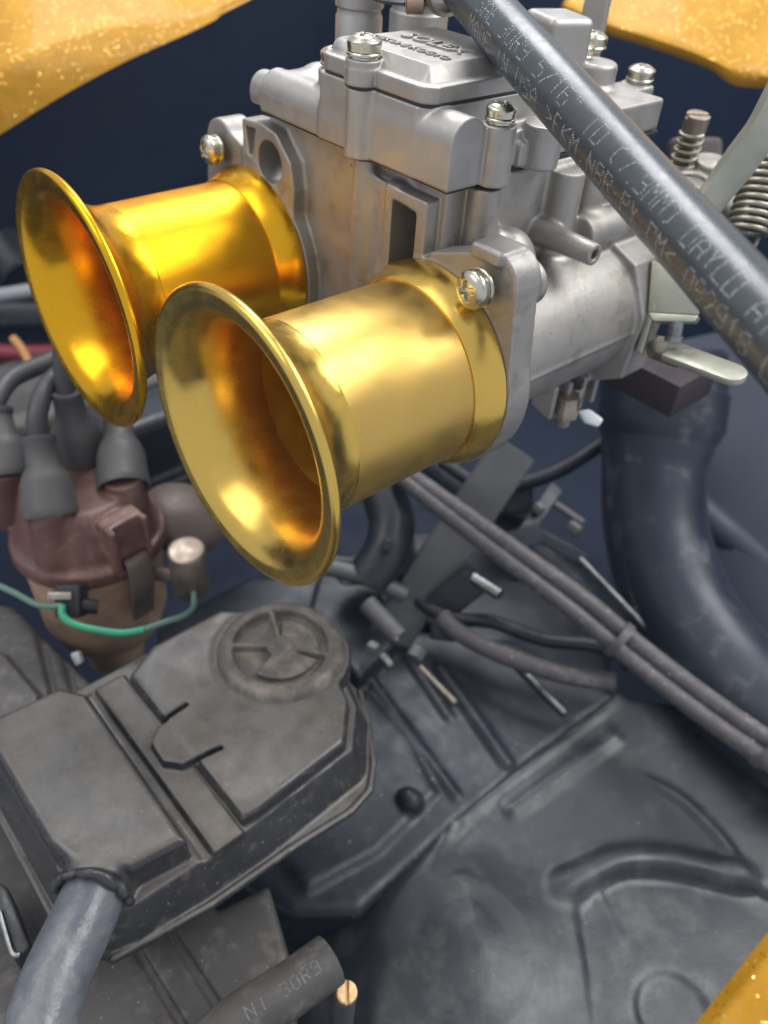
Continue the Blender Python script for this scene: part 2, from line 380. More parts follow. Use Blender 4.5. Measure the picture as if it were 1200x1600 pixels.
# ------------------------------------------------------------------ screws (one pan head, shared by all)
def pan_head():
    v = Vol((-5.5, -5.5, -1), (5.5, 5.5, 5.2), .13)
    v.add(scyl((0, 0, 0), (0, 0, 2.6), 4.5, rd=.3)).add(sell((0, 0, 1.9), (4.5, 4.5, 2.3)), .5)
    for ax in ((1, 0, 0), (0, 1, 0)):
        ay = (-ax[1], ax[0], 0)
        v.cut(sobox((0, 0, 4.4), ax, ay, (0, 0, 1), (2.5, .62, 1.9), .15), .2)
    v.cut(scyl((0, 0, 2.6), (0, 0, 5), .7, 1.7))
    me = vol_mesh('screw', v, np.zeros(3)); me.materials.append(M['zinc']); return me
HEAD = pan_head()
def washer_mesh():
    V, F = join(lathe((0, 0, -1.9), (0, 0, 1), [(0, 2.2), (0, 3.75), (.15, 3.9), (.75, 3.9), (.85, 3.75), (.85, 2.2)], 40),
                lathe((0, 0, -1.0), (0, 0, 1), [(0, 2.2), (0, 4.5), (.2, 4.75), (.7, 4.75), (.95, 4.5), (.95, 2.2)], 40))
    me = bpy.data.meshes.new('washer'); me.from_pydata((np.array(V)*K).tolist(), [], F); sharp(me); me.materials.append(M['zinc']); return me
WASH = washer_mesh()
def screw(parent, at, ax, s=1., spin=0., mat=None):
    ax, u, w = basis(ax); c, sn = math.cos(spin), math.sin(spin); u, w = c*u+sn*w, -sn*u+c*w
    p = (np.array(at, float)-root_org(parent))*K
    mw = Matrix([[u[i]*s, w[i]*s, ax[i]*s, p[i]] for i in range(3)]+[[0, 0, 0, 1]])
    o = put('screw', HEAD, None, parent, mw)
    put('washer', WASH, None, o)
    return o

# ------------------------------------------------------------------ velocity stacks
def stack(y, label, satin, bright):
    t = thing('velocity_stack', label, 'velocity stack', (0, y, 0), 'gold trumpets on the carburettor')
    o = (0, y, 0); X = (1, 0, 0)
    a = np.linspace(0, 1, 26)
    out = [(49+16.2*math.sin(q*1.38), 27.0+11.9*(1-math.cos(q*1.50))/(1-math.cos(1.50))) for q in a]
    lip = [(65.4+1.5*math.sin(q)+.5, 38.9+1.35*math.cos(q)) for q in np.linspace(-2.2, 1.55, 14)][::1]
    lip = [(66.0-1.45*math.cos(q), 38.75+1.45*math.sin(q)) for q in np.linspace(.1, math.pi, 16)]
    face = [(67.42, 38.2)]
    inn = [(39.5+27.7*math.cos(q*1.50), 25.3+11.9*(1-math.sin(q*1.50)/math.sin(1.50))) for q in a]
    obj('bell', lathe(o, X, out+lip+face+inn, 128, True), bright, t, 50)
    obj('barrel', lathe(o, X, [(7.0, 27.0), (49.2, 27.0), (49.2, 26.6), (41, 25.9), (.4, 25.9), (.4, 26.6), (7, 26.6)], 128, True), satin, t)
    obj('inner_sleeve', lathe(o, X, [(-7.5, 25.3), (41.6, 25.3), (41.6, 25.8), (-7.5, 25.8)], 128, True), M['gold_inner'], t)
    obj('base_ring', lathe(o, X, [(.1, 25.8), (.1, 30.5), (.5, 30.9), (1.0, 30.9), (8.6, 27.7), (8.9, 27.4), (8.9, 26.9), (6.6, 26.9), (6.6, 25.8)], 128, True), bright, t)
    return t
stack(0, 'paler gold flared trumpet, its open mouth in front, screwed to the near carburettor flange', M['gold_pale_satin'], M['gold_pale_bright'])
stack(-90, 'deep orange gold flared trumpet beyond the paler one, above the maroon distributor', M['gold_deep_satin'], M['gold_deep_bright'])

# ------------------------------------------------------------------ carburettor
carb = thing('carburettor', 'grey cast aluminium twin throat sidedraft carburettor carrying two gold trumpets', 'carburettor', (-40, -45, -30))
def arc(cx, cy, r, a0, a1, n=12): return [(cx+r*math.cos(t), cy+r*math.sin(t)) for t in np.radians(np.linspace(a0, a1, n))]
v = Vol((-116, -124, -48), (6, 34, 51), .44)
v.add(sbox((-95, -86, 4), (-5, -4.5, 49.2), 1.2)); v.add(sbox((-78, -86, -6), (-5, -4.5, 10), 1.2))
for yc in (0, -90): v.add(scyl((-80, yc, 0), (-4, yc, 0), 22.2), 3).add(scyl((-16, yc, 0), (-6, yc, 0), 22.2, 28), 2)
v.add(sbox((-78, -80, -18), (-8, -10, 20), 4), 6)
v.add(scyl((-2.2, -35, -6), (-2.2, -35, 49.2), 3.6), 2.0)
# intake flanges, ears, cored pockets
for s in (0, 1):
    Y = (lambda y: y) if not s else (lambda y: -90-y)
    def fl(P): return [(Y(a), b) for a, b in P]
    v.add(scyl((-9, Y(0), 0), (0, Y(0), 0), 31.4, rd=.2), .8)
    v.add(scyl((-10, Y(18.6), 33), (0, Y(18.6), 33), 8.6, rd=.6), 1.0)
    v.add(sprism(fl([(20, -22), (30.2, 6), (27.1, 34), (18, 41), (-4, 33), (-8, 20), (0, 0)]), 0, -9, -.05, rd=.2), .5)
    if not s: v.add(sbox((-9, min(Y(11), Y(22)), 38), (1.6, max(Y(11), Y(22)), 42.0), 1.2), .8)
    v.add(scyl((-14, Y(20.5), 31), (-9, Y(20.5), 31), 6.2, rd=.8), 1.5)
# pocket box beside the near trumpet
v.add(sbox((-19, -23, 10), (0, -7, 45.3), .15), .5)
v.add(sbox((-19, -34, 12), (-1.6, -20, 45.1), .3), 4)
v.cut(sprism([(-19.6, 20), (-11.8, 20), (-11.8, 40.6), (-19.6, 41.4)], 0, -18, 3, r=.9), .1)
# far plate with a round pocket and a corner pocket
v.add(sprism([(-94.6, 10), (-94.6, 45.2), (-84, 46.2), (-76, 45), (-68.2, 38), (-66.5, 30), (-67.4, 16), (-70, 5)], 0, -8, 0, rd=.15), 1.6)
v.cut(scyl((-16, -79.6, 35.6), (3, -79.6, 35.6), 6.5), .2)
v.cut(sprism([tuple(onx(x, y, 0)[1:]) for x, y in ((382, 196), (399, 202), (394, 243), (389, 240))], 0, -12, 3), .2)
# screw column of the cover, running down the body
v.add(scyl((-15.4, -1, 24), (-15.4, -1, 49), 4.4), 1.5)
v.add(scyl((-52, -2, 18), (-52, -2, 47), 5.4), 2.5)
v.add(scyl((-66, -2.5, 18), (-66, -2.5, 47), 4.4), 2.5)
# throttle barrel bosses and ribs
v.add(sell((-24, 3, 25), (9, 9, 12)), 5)
v.add(scyl((-45.5, -4, 29.5), (-45.5, 18, 29.5), 4.0, 3.2, rd=.4), 1.6)
v.cut(scyl((-45.5, 14, 29.5), (-45.5, 19, 29.5), 1.5))
v.add(scyl((-100, 2, 27), (-58, 2, 27), 6.0, rd=1), 3)
v.add(sprism([(16, 0), (21.2, .2), (22.6, -1.4), (21, -3.4), (14, -8)], 0, -72, -9), 1.0)
v.add(sprism([(-112, -18), (-108, 16), (-90, 26), (0, 25), (16, 19), (24, 4), (22, -18), (8, -26), (-98, -26)], 0, -84, -71, r=1, rd=.8), 1.5)
v.add(sbox((-76, -30, -27), (-12, 7, -10), 4), 4)
for x, y, d in ((852, 618, 288), (874, 612, 291), (898, 602, 295), (918, 592, 298)): v.add(sobox(W(x, y, d), (0, 1, 0), (0, .25, .97), (.97, 0, 0), (4.5, 6.5, 1.1), .4), 1.2)
v.add(scyl(W(884, 612, 296), W(884, 626, 296), 6.5, 5.2, rd=.6), 1.5)
# bores
for yc in (0, -90): v.cut(scyl((-8, yc, 0), (5, yc, 0), 26.0)); v.cut(scyl((-60, yc, 0), (5, yc, 0), 19.5))
body = vobj('carburettor_body', v, M['cast'], carb)
for yc in (0, -90): obj('butterfly', lathe((-50, yc, 0), (1, 0, .35), [(0, 19), (1.2, 19)], 40), M['brass'], carb)

# float chamber cover: the upper casting with the rounded bar along its front
v = Vol((-116, -96, 49.6), (8, 9, 100), .42)
v.add(sbox((-100, -86, 50.4), (-9, -5, 60), 1.2))
v.add(sbox((-11.8, -40, 50.4), (1.0, .4, 61.4), .2)).add(scyl((-5.4, -40, 61.2), (-5.4, .4, 61.2), 6.4, rd=.2), .1)
v.add(sbox((-11.8, -83, 50.4), (.6, -40, 55.8), .3)).add(scyl((-5.6, -83, 55.6), (-5.6, -40, 55.6), 6.2, rd=.4), .3)
v.add(sbox((-10.5, -90.5, 50.9), (-.6, -82, 55), 1), 1).add(scyl((-5.6, -90.5, 54.8), (-5.6, -82, 54.8), 5.2, rd=1.2), 1)
v.add(sell((-16, -74, 57), (8, 8, 7)), 4)
v.add(sprism([(.6, -13), (.6, -53), (-1, -54.5), (-44, -54.5), (-44, -10.3), (-3, -10.3)], 2, 50.4, 67.6), 1.2)
v.add(scyl((.2, -35, 49.9), (.2, -35, 67.6), 4.5, rd=.2), 1.4)
v.add(sbox((-20, -8, 50.4), (-14, -3, 62), 1), 1); v.add(scyl((-16.0, .2, 49.9), (-16.0, .2, 65.0), 4.6, rd=.3), .2)
v.add(scyl((-9, -58, 52), (-9, -58, 66.4), 5, rd=.4), 1.5)
v.add(scyl((-38, -2.5, 50), (-38, -2.5, 61.5), 5.4, 5.8, rd=.5), 1.5)
v.add(sbox((-46, -8, 50.4), (-30, -3, 57), 1), 1.5)
q = W(1000, 122, 279); q2 = W(930, 100, 262)
v.add(sbox((q[0]-5, q[1]-5, 50.4), (q[0]+26, q[1]+5.5, q[2]-1.5), 1.0), .5).add(scyl((q[0], q[1], 50.4), (q[0], q[1], q[2]-1.5), 5.5, rd=.4), .8)
v.add(scyl((q2[0], q2[1], 50.4), (q2[0], q2[1], q2[2]+1), 7.2, rd=1.6), 3)
q3 = W(868, 60, 258)
v.add(sobox(q3-np.array((0, 0, 6)), (.94, -.34, 0), (.34, .94, 0), (0, 0, 1), (8, 9, 13), 2.5), 2)
q4 = W(936, 30, 285)
v.add(sobox(q4-np.array((0, 0, 14)), (1, 0, 0), (0, 1, 0), (0, 0, 1), (4.5, 5, 34), 1.2), 1)
v.add(scyl(W(905, 92, 262)+(0, 0, -14), W(905, 92, 262), 5, rd=.4), 1)
cover = vobj('float_chamber_cover', v, M['cast_lid'], carb)
obj('gasket', join(boxvf((-56, -45.5, 49.85), (1, 0, 0), (0, 1, 0), (0, 0, 1), 44.4, 40.6, .45, .05), boxvf((-5.6, -42, 49.85), (1, 0, 0), (0, 1, 0), (0, 0, 1), 5.2, 41.3, .4, .05)), M['gasket'], carb)
for (p, r, h0, h1) in ((W(560, 60, 272), 7.6, -22, 26), (W(652, 55, 262), 9.2, -20, 26)):
    b = p.copy()
    obj('jet_tower', lathe((b[0], b[1], 0), (0, 0, 1), [(p[2]+h0, r), (p[2]+6.5, r), (p[2]+7.2, r*.93), (p[2]+8.6, r*.93), (p[2]+9.4, r*1.03), (p[2]+h1, r*1.03)], 56), M['cast_lid'], carb)

# bowl lid with its raised name
LP = [(.4, -15.5), (.4, -30.0)]+[(.2+5.0*math.cos(t), -35+5.0*math.sin(t)) for t in np.radians(np.linspace(75, -75, 9))]+[(.4, -40), (.4, -50)]+arc(-4.0, -50, 4.4, 0, -90, 6)+[(-40, -54.4), (-44, -50), (-44, -13)]+arc(-40, -14, 3.9, 180, 90, 5)+[(-4.6, -10.1)]+arc(-4.0, -14.3, 4.4, 90, 0, 6)
v = Vol((-48, -58, 66), (8, -6, 80), .30)
v.add(sprism(LP, 2, 68.3, 72.4, rd=.4))
TP = [(-4.2, -15), (-4.2, -49.5), (-40, -50), (-40, -15)]
def bevel_lid(x, y, z):
    d2 = poly2(TP, x, y); return np.maximum(np.maximum(d2-3.2+np.maximum(z-72.2, 0)*.95, z-76.2), 71-z)*.74
v.add((bevel_lid, np.array((-44., -54, 71)), np.array((0., -11, 76.4))), .7)
v.add(scyl((.2, -35, 68.3), (.2, -35, 74.4), 4.8, rd=.3), .6)
v.add(scyl((-8, -48.5, 68.3), (-8, -48.5, 75.6), 6, rd=2.2), 1.0)
lid = vobj('bowl_lid', v, M['cast_lid'], carb)
P2 = [(x*.995-.2, y*.995-.15) for x, y in LP]
v = Vol((-48, -58, 67.2), (8, -6, 69), .3); v.add(sprism(P2, 2, 67.55, 68.45)); vobj('lid_gasket', v, M['gasket'], carb)
def raised(txt, size, at, du, dv, dn, ext, mat, parent, name, bold=0.):
    c = bpy.data.curves.new('t', 'FONT'); c.body = txt; c.size = size; c.extrude = ext; c.offset = bold; c.align_x = 'LEFT'; c.resolution_u = 3
    o = bpy.data.objects.new('t', c); col.objects.link(o); dg = bpy.context.evaluated_depsgraph_get()
    me = bpy.data.meshes.new_from_object(o.evaluated_get(dg)); bpy.data.objects.remove(o); bpy.data.curves.remove(c)
    du, dv, dn = [np.array(q, float) for q in (du, dv, dn)]; og = root_org(parent)
    for q in me.vertices:
        q.co = Vector((np.array(at)+du*q.co.x+dv*q.co.y+dn*q.co.z-og)*K)
    me.name = name; me.update(); sharp(me, 30); return put(name, me, mat, parent)
raised('SOLEX', 8.0, (-19.5, -43.5, 76.1), (0, 1, 0), (-1, 0, 0), (0, 0, 1), .7, M['cast_lid'], lid, 'raised_name', .10)
raised('MIKUNI KOGYO', 4.0, (-11.5, -46, 76.1), (0, 1, 0), (-1, 0, 0), (0, 0, 1), .6, M['cast_lid'], lid, 'raised_maker_line', .05)

screw(carb, (4.0, 17.8, 32.4), (1, -.03, .02), 1.08, .35)
screw(carb, (3.6, -107.0, 32.6), (1, -.05, .08), 1.0, 1.1)
screw(carb, (.2, -35, 76.0), (0, 0, 1), .98, .5)
screw(carb, (-9, -58, 68.2), (0, 0, 1), .95, .2)
screw(carb, (-16.0, .2, 66.6), (0, 0, 1), .84, .9)
screw(carb, (q[0], q[1], q[2]+.2), (0, 0, 1), .98, .1)
screw(carb, W(907, 84, 262), (0, 0, 1), .86, .1)
screw(carb, W(925, 70, 272), (0, 0, 1), 1.0, .4)
# fittings below the throttle barrel
q = W(886, 634, 292)
obj('drain_plug', join(lathe(q+np.array((0, 0, -4)), (.1, 0, 1), [(0, 4), (.6, 5), (4.2, 5), (5, 4.4), (9, 4.2)], 6), lathe(q+np.array((0, 0, -8)), (.1, 0, 1), [(0, 2), (.4, 2.6), (4.4, 2.6)], 20)), M['nickel'], carb)
# throttle stop bracket, stop screw, lever
D = 262
A, B, Cc, E = W(1018, 405, D), W(1100, 440, D-6), W(1092, 492, D-4), W(1012, 488, D+2)
n = np.cross(B-A, E-A); n /= np.linalg.norm(n)
def slab(P, n, t):
    P = [np.array(p, float) for p in P]; m = len(P); n = np.array(n)
    V = P+[p+n*t for p in P]; F = [tuple(range(m)), tuple(range(m, 2*m))[::-1]]+[(i, (i+1) % m, m+(i+1) % m, m+i) for i in range(m)]; return V, F
def soft(vf, w=.5, seg=2):
    bm = bmesh.new(); vs = [bm.verts.new(tuple(p)) for p in vf[0]]
    for f in vf[1]: bm.faces.new([vs[i] for i in f])
    bmesh.ops.recalc_face_normals(bm, faces=bm.faces[:]); bmesh.ops.bevel(bm, geom=bm.edges[:], offset=w, segments=seg, affect='EDGES', profile=.5)
    bm.verts.index_update(); V = [np.array(q.co) for q in bm.verts]; F = [tuple(q.index for q in f.verts) for f in bm.faces]; bm.free(); return V, F
if n @ f_ < 0: n = -n
obj('stop_bracket', join(soft(slab([A, B, Cc, E], n, 2.2), .6), soft(slab([W(1012, 488, D+1), W(1092, 492, D-4), W(1086, 503, D-4), W(1020, 502, D)], n, 7), .6), soft(slab([W(1018, 470, D+1), W(1026, 478, D), W(1003, 556, D+8), W(992, 548, D+9)], n, 4), .8)), M['olive_zinc'], carb)
ax = W(1053, 530, D+2)-W(1058, 500, D); L = np.linalg.norm(ax)
obj('stop_screw', lathe(W(1058, 500, D), ax, [(0, 2.4), (L*.8, 2.4), (L*.8, 3.0), (L*1.1, 3.0)], 24), M['stud'], carb)
obj('lever_knuckle', soft(slab([W(1018, 530, D+4), W(1034, 522, D+2), W(1080, 540, D), W(1098, 552, D), W(1070, 570, D+3), W(1022, 552, D+5)], f_, 8), 1.2), M['zinc_dull'], carb)
a0, a1 = W(1062, 560, D+2), W(1142, 590, D-8); d = (a1-a0)/np.linalg.norm(a1-a0)
up = np.array([.15, .25, 1.]); s = np.cross(up, d); s /= np.linalg.norm(s); nn = np.cross(d, s)
outl = [a0-s*4.6-d*4, a0+s*4.6-d*4]+[a1+s*4.6*math.cos(t)+d*4.6*math.sin(t) for t in np.linspace(0, math.pi, 10)]
obj('throttle_lever', soft(slab(outl, nn, 2.4), .4), M['olive_zinc'], carb)
q = W(1035, 585, 322)
obj('insulator_block', boxvf(q, (1, 0, 0), (0, 1, 0), (0, 0, 1), 14, 15, 7, 1), M['insul'], carb)
# linkage arm, its springs and knuckles at the far end
def ribbon(P, hw, th, wdir):
    P, T, N, Bn = frames(catmull(P, 6)); V, F = [], []
    for i in range(len(P)):
        w = np.array(wdir, float)-np.dot(wdir, T[i])*T[i]; w /= np.linalg.norm(w); n = np.cross(T[i], w)
        for a, b in ((-1, -1), (1, -1), (1, 1), (-1, 1)): V.append(P[i]+w*hw*a+n*th*b)
    m = len(P)
    for i in range(m-1):
        for k in range(4): F.append((i*4+k, i*4+(k+1) % 4, i*4+4+(k+1) % 4, i*4+4+k))
    F += [(0, 1, 2, 3), (4*m-1, 4*m-2, 4*m-3, 4*m-4)]; return V, F
wd_ = W(1170, 262, 258)-W(1140, 255, 240)
obj('linkage_arm', soft(ribbon([W(1085, 345, 262), W(1128, 290, 256), W(1160, 248, 250), W(1190, 205, 244), W(1216, 150, 238), W(1235, 100, 234)], 6.2, 1.3, f_*.8+r_*.45+u_*-.5), .25), M['olive_zinc'], carb, 30)
def coil(p, q, R, r, turns, seg=10):
    p, q = np.array(p, float), np.array(q, float); ax, u, w = basis(q-p); L = np.linalg.norm(q-p); n = int(turns*22)
    return tube([p+ax*L*i/n+R*(math.cos(2*math.pi*turns*i/n)*u+math.sin(2*math.pi*turns*i/n)*w) for i in range(n+1)], r, seg, smooth=False)
obj('return_spring', join(coil(W(1215, 205, 280), W(1166, 365, 284), 6.6, .92, 13.5), tube([W(1185, 372, 284), W(1180, 382, 284), W(1174, 392, 285), W(1172, 420, 287)], .8, 8)), M['zinc_dull'], carb)
p0, p1 = W(1089, 188, 300), W(1066, 256, 312)
ax = p0-p1; ax /= np.linalg.norm(ax)
v = Vol(p0-9, p0+9, .3); bx, bu, bw = basis(ax)
v.add(scyl(p0-ax*4.2, p0+ax*2.2, 4.4, rd=.5)); v.cut(sobox(p0+ax*2.4, bx, bu*.6+bw*.8, bw*.6-bu*.8, (1.6, 6, .8)))
idle = vobj('idle_screw', v, M['nickel'], carb)
obj('idle_spring', coil(p0-ax*4, p1-ax*4, 4.3, .75, 5.5), M['zinc_dull'], carb)
obj('idle_screw_shank', tube([p0-ax*3, p1-ax*6], 2.6, 14, smooth=False), M['zinc_dull'], carb)
v = Vol(W(1090, 290, 305)-30, W(1090, 290, 305)+30, .6)
q = W(1078, 300, 300)
v.add(scyl(q-ax*6, q+ax*5, 7.5, rd=1)).add(scyl(W(1110, 262, 312)-ax*4, W(1110, 262, 312)+ax*3, 7, rd=1.2), 2).add(scap(W(1060, 275, 314), W(1150, 330, 305), 4.5), 2).add(scap(W(1120, 280, 310), W(1150, 235, 305), 3), 2)
v.cut(scyl(q+ax*3, q+ax*8, 4.6))
vobj('throttle_shaft_boss', v, M['cast'], carb)
v = Vol(W(1060, 260, 335)-32, W(1060, 260, 335)+32, .8)
v.add(sobox(W(1085, 255, 338), r_, u_, f_, (11, 10, 4), 3))
vobj('shaft_plate', v, M['insul'], carb)

# ------------------------------------------------------------------ fuel hose with its print
HP = [W(700, -58, 236), W(746, 0, 225), W(843, 110, 199.5), W(1008, 295, 173), W(1200, 508, 143), W(1300, 620, 130)]
hz = thing('fuel_hose', 'black rubber fuel hose with white dotted print crossing diagonally over the carburettor', 'hose', HP[3])
obj('hose_tube', tube(HP, 7.0, 48, 14), M['hose'], hz)
ts = HP[1]-HP[0]; ts /= np.linalg.norm(ts)
e = W(694, -30, 236)
obj('hose_clamp', join(lathe(e, ts, [(-1, 6.4), (-1, 7.6), (5, 7.6), (5, 6.4)], 40, True), boxvf(W(656, -4, 236), ts, basis(ts)[1], basis(ts)[2], 2.2, 3, 1.8, .5)), M['zinc_dull'], hz)
obj('clamp_screw', lathe(W(634, 8, 236), r_, [(0, 1.8), (.3, 2.3), (5, 2.3), (5.3, 1.8)], 18), M['copper'], hz)
obj('wire_tail', tube([W(632, 6, 236), W(610, 4, 238), W(590, 0, 240), W(560, -12, 244)], .5, 8), M['black'], hz)
GL = {  # strokes on a 4 x 6 grid
 'S': ['4,5 3,6 1,6 0,5 0,4 1,3 3,3 4,2 4,1 3,0 1,0 0,1'], 'A': ['0,0 0,4 2,6 4,4 4,0', '0,2.5 4,2.5'], 'E': ['4,6 0,6 0,0 4,0', '0,3 3,3'], '3': ['0,6 3,6 4,5 4,4 3,3 1.5,3', '3,3 4,2 4,1 3,0 0,0'],
 '0': ['1,0 0,1 0,5 1,6 3,6 4,5 4,1 3,0 1,0'], 'O': ['0,0 0,6 4,6 4,0 0,0'], 'R': ['0,0 0,6 3,6 4,5 4,4 3,3 0,3', '2,3 4,0'], '9': ['0,0 3,0 4,1 4,5 3,6 1,6 0,5 0,4 1,3 4,3'], '5': ['4,6 0,6 0,3.5 3,3.5 4,2.5 4,1 3,0 0,0'],
 '/': ['0,0 4,6'], '1': ['1,5 2,6 2,0'], '6': ['4,6 1,6 0,5 0,1 1,0 3,0 4,1 4,2.5 3,3.5 0,3.5'], '"': ['1,6 1,4', '3,6 3,4'], 'I': ['2,0 2,6'], 'D': ['0,0 0,6 3,6 4,5 4,1 3,0 0,0'], '(': ['3,6 1,5 1,1 3,0'], ')': ['1,6 3,5 3,1 1,0'],
 '7': ['0,6 4,6 4,5 1.5,0'], '.': ['2,0 2,.5'], ',': ['2,.5 1.5,-1'], 'M': ['0,0 0,6 2,3.5 4,6 4,0'], 'Y': ['0,6 2,3 4,6', '2,3 2,0'], 'C': ['4,5 4,6 0,6 0,0 4,0 4,1'], 'N': ['0,0 0,6 4,0 4,6'], 'U': ['0,6 0,1 1,0 3,0 4,1 4,6'],
 '>': ['0,5 4,3 0,1'], '<': ['4,5 0,3 4,1'], 'F': ['0,0 0,6 4,6', '0,3 3,3'], 'K': ['0,0 0,6', '4,6 0,3 4,0'], 'B': ['0,0 0,6 3,6 4,5 4,4 3,3 0,3', '3,3 4,2 4,1 3,0 0,0'], 'P': ['0,0 0,6 3,6 4,5 4,4 3,3 0,3'], 'H': ['0,0 0,6', '4,0 4,6', '0,3 4,3'],
 '2': ['0,5 1,6 3,6 4,5 4,4 0,0 4,0'], '8': ['1,3 0,4 0,5 1,6 3,6 4,5 4,4 3,3 1,3 0,2 0,1 1,0 3,0 4,1 4,2 3,3'], '-': ['1,3 3,3']}
def dots(txt, pitch, cw, ch, step):
    out = []
    for i, c in enumerate(txt):
        for st in GL.get(c, []):
            P = [np.array([float(a) for a in q.split(',')]) for q in st.split()]
            for a, b in zip(P, P[1:]):
                a2 = a*(cw/4, ch/6); b2 = b*(cw/4, ch/6); n = max(1, int(np.linalg.norm(b2-a2)/step))
                for k in range(n): out.append((i*pitch+(a2+(b2-a2)*k/n)[0], (a2+(b2-a2)*k/n)[1]))
    return out
def print_on(path, r, up, txt, s0, ang, pitch, cw, ch, dot, step, mat, parent, name):
    P, T, N, B = frames(catmull(path, 14)); S = np.concatenate([[0], np.cumsum(np.linalg.norm(np.diff(P, axis=0), axis=1))]); V, F = [], []
    for s, t in dots(txt, pitch, cw, ch, step):
        s += s0; t -= ch/2
        s += rng.normal(0, .04); t += rng.normal(0, .04)
        if s < 1 or s > S[-1]-1: continue
        p = np.array([np.interp(s, S, P[:, i]) for i in range(3)]); tg = np.array([np.interp(s, S, T[:, i]) for i in range(3)]); tg /= np.linalg.norm(tg)
        v = up-(up @ tg)*tg; v /= np.linalg.norm(v); e = np.cross(tg, v)
        if e @ (r_*.7+u_*.7) < 0: e = -e
        a = math.radians(ang)+t/r; nn = math.cos(a)*v+math.sin(a)*e; w = np.cross(tg, nn); c = p+nn*(r+.035); o = len(V); d = dot*rng.uniform(.7, 1.15)
        for k in range(6): V.append(c+d*(math.cos(k*math.pi/3)*tg+math.sin(k*math.pi/3)*w))
        F.append(tuple(range(o, o+6)))
    return put(name, mesh(name, V, F, parent), mat, parent)
up = CC-HP[3]; up /= np.linalg.norm(up)
print_on(HP, 7, up, 'SAE 30R9 5/16" ID (7.9MM) DAYCO AIS 7', 36, 4, 4.0, 2.7, 4.3, .155, .50, M['print'], hz, 'printed_text')
print_on(HP, 7, up, 'MADE IN USA >FKM,NBR-PY,CM< 082918 CARB', 35, -42, 3.97, 2.6, 3.9, .155, .50, M['print'], hz, 'printed_text')

# ------------------------------------------------------------------ black breather cover with its cap
bc = thing('breather_cover', 'dusty black plastic engine breather cover with round cap and lipped rim', 'engine cover', (90, -15, -150))
v = Vol((14, -70, -156), (150, 44, -112), .6)
lipP = [tuple(onz(x, y, -147)[:2]) for x, y in ((178, 1502), (330, 1418), (452, 1332), (548, 1272), (578, 1238), (583, 1195), (574, 1130), (562, 1085))]+[(14.5+2, -30), (28, -52), (60, -64), (100, -66), (146, -64), (147, 10)]
v.add(sprism(lipP, 2, -149, -145.6, r=.5, rd=1.2))
wallP = [(137.5, 17), (128, 21), (84, 22.5), (43, 20.5), (31, 8), (24, -14), (28, -40), (45, -58), (76, -58), (108, -58), (137.5, -58)]
def drafted(x, y, z): return np.maximum(poly2(wallP, x, y)-1-np.clip(-128-z, 0, 19)*.40, np.maximum(z+132, -147.5-z))*.92
v.add((drafted, np.array((14., -70, -148)), np.array((149., 36, -128.))), 1.5)
v.add(sprism([(87, 22), (82, 22.6), (45, 20.5), (33, 8), (26, -14), (26, -40), (45, -57), (75, -57), (88, -50)], 2, -140, -126, r=1.2, rd=2.2), 1.6)
v.add(scyl((38, -25, -140), (38, -25, -126.2), 27, rd=2), 2)
v.add(sprism([(107, 21), (124, 18.5), (137, 4), (139, -4), (139, -58), (112, -56), (106, -48)], 2, -140, -120.0, r=.5, rd=3.0), .8)
v.add(sbox((89, -56, -140), (104.6, 25.5, -130.6), .8), .8)
v.cut(sobox((102.5, -12, -129.2), (1, 0, 0), (0, 1, 0), (0, 0, 1), (1.9, 44, 3.6), 1.4), 1.6)      # deep groove by the block
v.cut(sobox((91.2, -11, -126.0), (.82, 0, .57), (0, 1, 0), (-.57, 0, .82), (3.0, 42, 1.2), .5), 1.2)
tab = [(77, -26.5), (92, -25.5), (97.5, -21), (98, -11), (93, -5.5), (77, -3.2)]
def ring_tab(x, y, z):
    d2 = abs(poly2(tab, x, y))-.75; return np.maximum(d2, np.maximum(abs(z+126.4)-3.2, 78.6-x))
v.add((lambda x, y, z: np.maximum(poly2(tab, x, y)+.6, abs(z+129.2)-2.4), np.array((76., -27, -132)), np.array((99., -2, -126.6))), 1)
v.cut((ring_tab, np.array((76., -28, -130)), np.array((99.5, -2, -122.))), .8)
# rolled rim line and hose neck
for a, b in zip(lipP[:8], lipP[1:8]): v.add(scap((a[0], a[1], -145.6), (b[0], b[1], -145.6), 1.3), .8)
for i in (9, 10, 11, 12): a, b = lipP[i], lipP[i+1]; v.add(scap((a[0], a[1], -145.6), (b[0], b[1], -145.6), 1.3), .8)
v.add(scyl(W(162, 1355, 256), W(147, 1394, 248), 10.6, rd=1.2), 3)
vobj('cover_shell', v, M['plastic'], bc)
v = Vol((8, -58, -130), (70, 8, -116), .45); c = np.array((38.5, -25., 0))
v.add(scyl(c+(0, 0, -128), c+(0, 0, -121.8), 25.4, 23.0, rd=2.4))
v.cut(scyl(c+(0, 0, -125.4), c+(0, 0, -118), 17.8, 18.8, rd=.4), .8)
def sector(a0, a1, r, z0, z1):
    P = [(c[0], c[1])]+[(c[0]+r*math.cos(t), c[1]+r*math.sin(t)) for t in np.radians(np.linspace(a0, a1, 9))]; return sprism(P, 2, z0, z1, rd=.3)
v.add(sector(18, 118, 15.2, -126, -122.6), .5); v.add(sector(138, 232, 14.6, -126, -123.6), .5)
for a in (-38, 128, 246):
    t = math.radians(a); v.add(sobox(c+(9.4*math.cos(t), 9.4*math.sin(t), -123.6), (math.cos(t), math.sin(t), 0), (-math.sin(t), math.cos(t), 0), (0, 0, 1), (9, .9, 2.2), .3), .5)
v.add(scyl(c+(0, 0, -126), c+(0, 0, -121.6), 5.4, 5.0, rd=.8), .8); v.cut(scyl(c+(0, 0, -122), c+(0, 0, -121), 1.6, rd=.2))
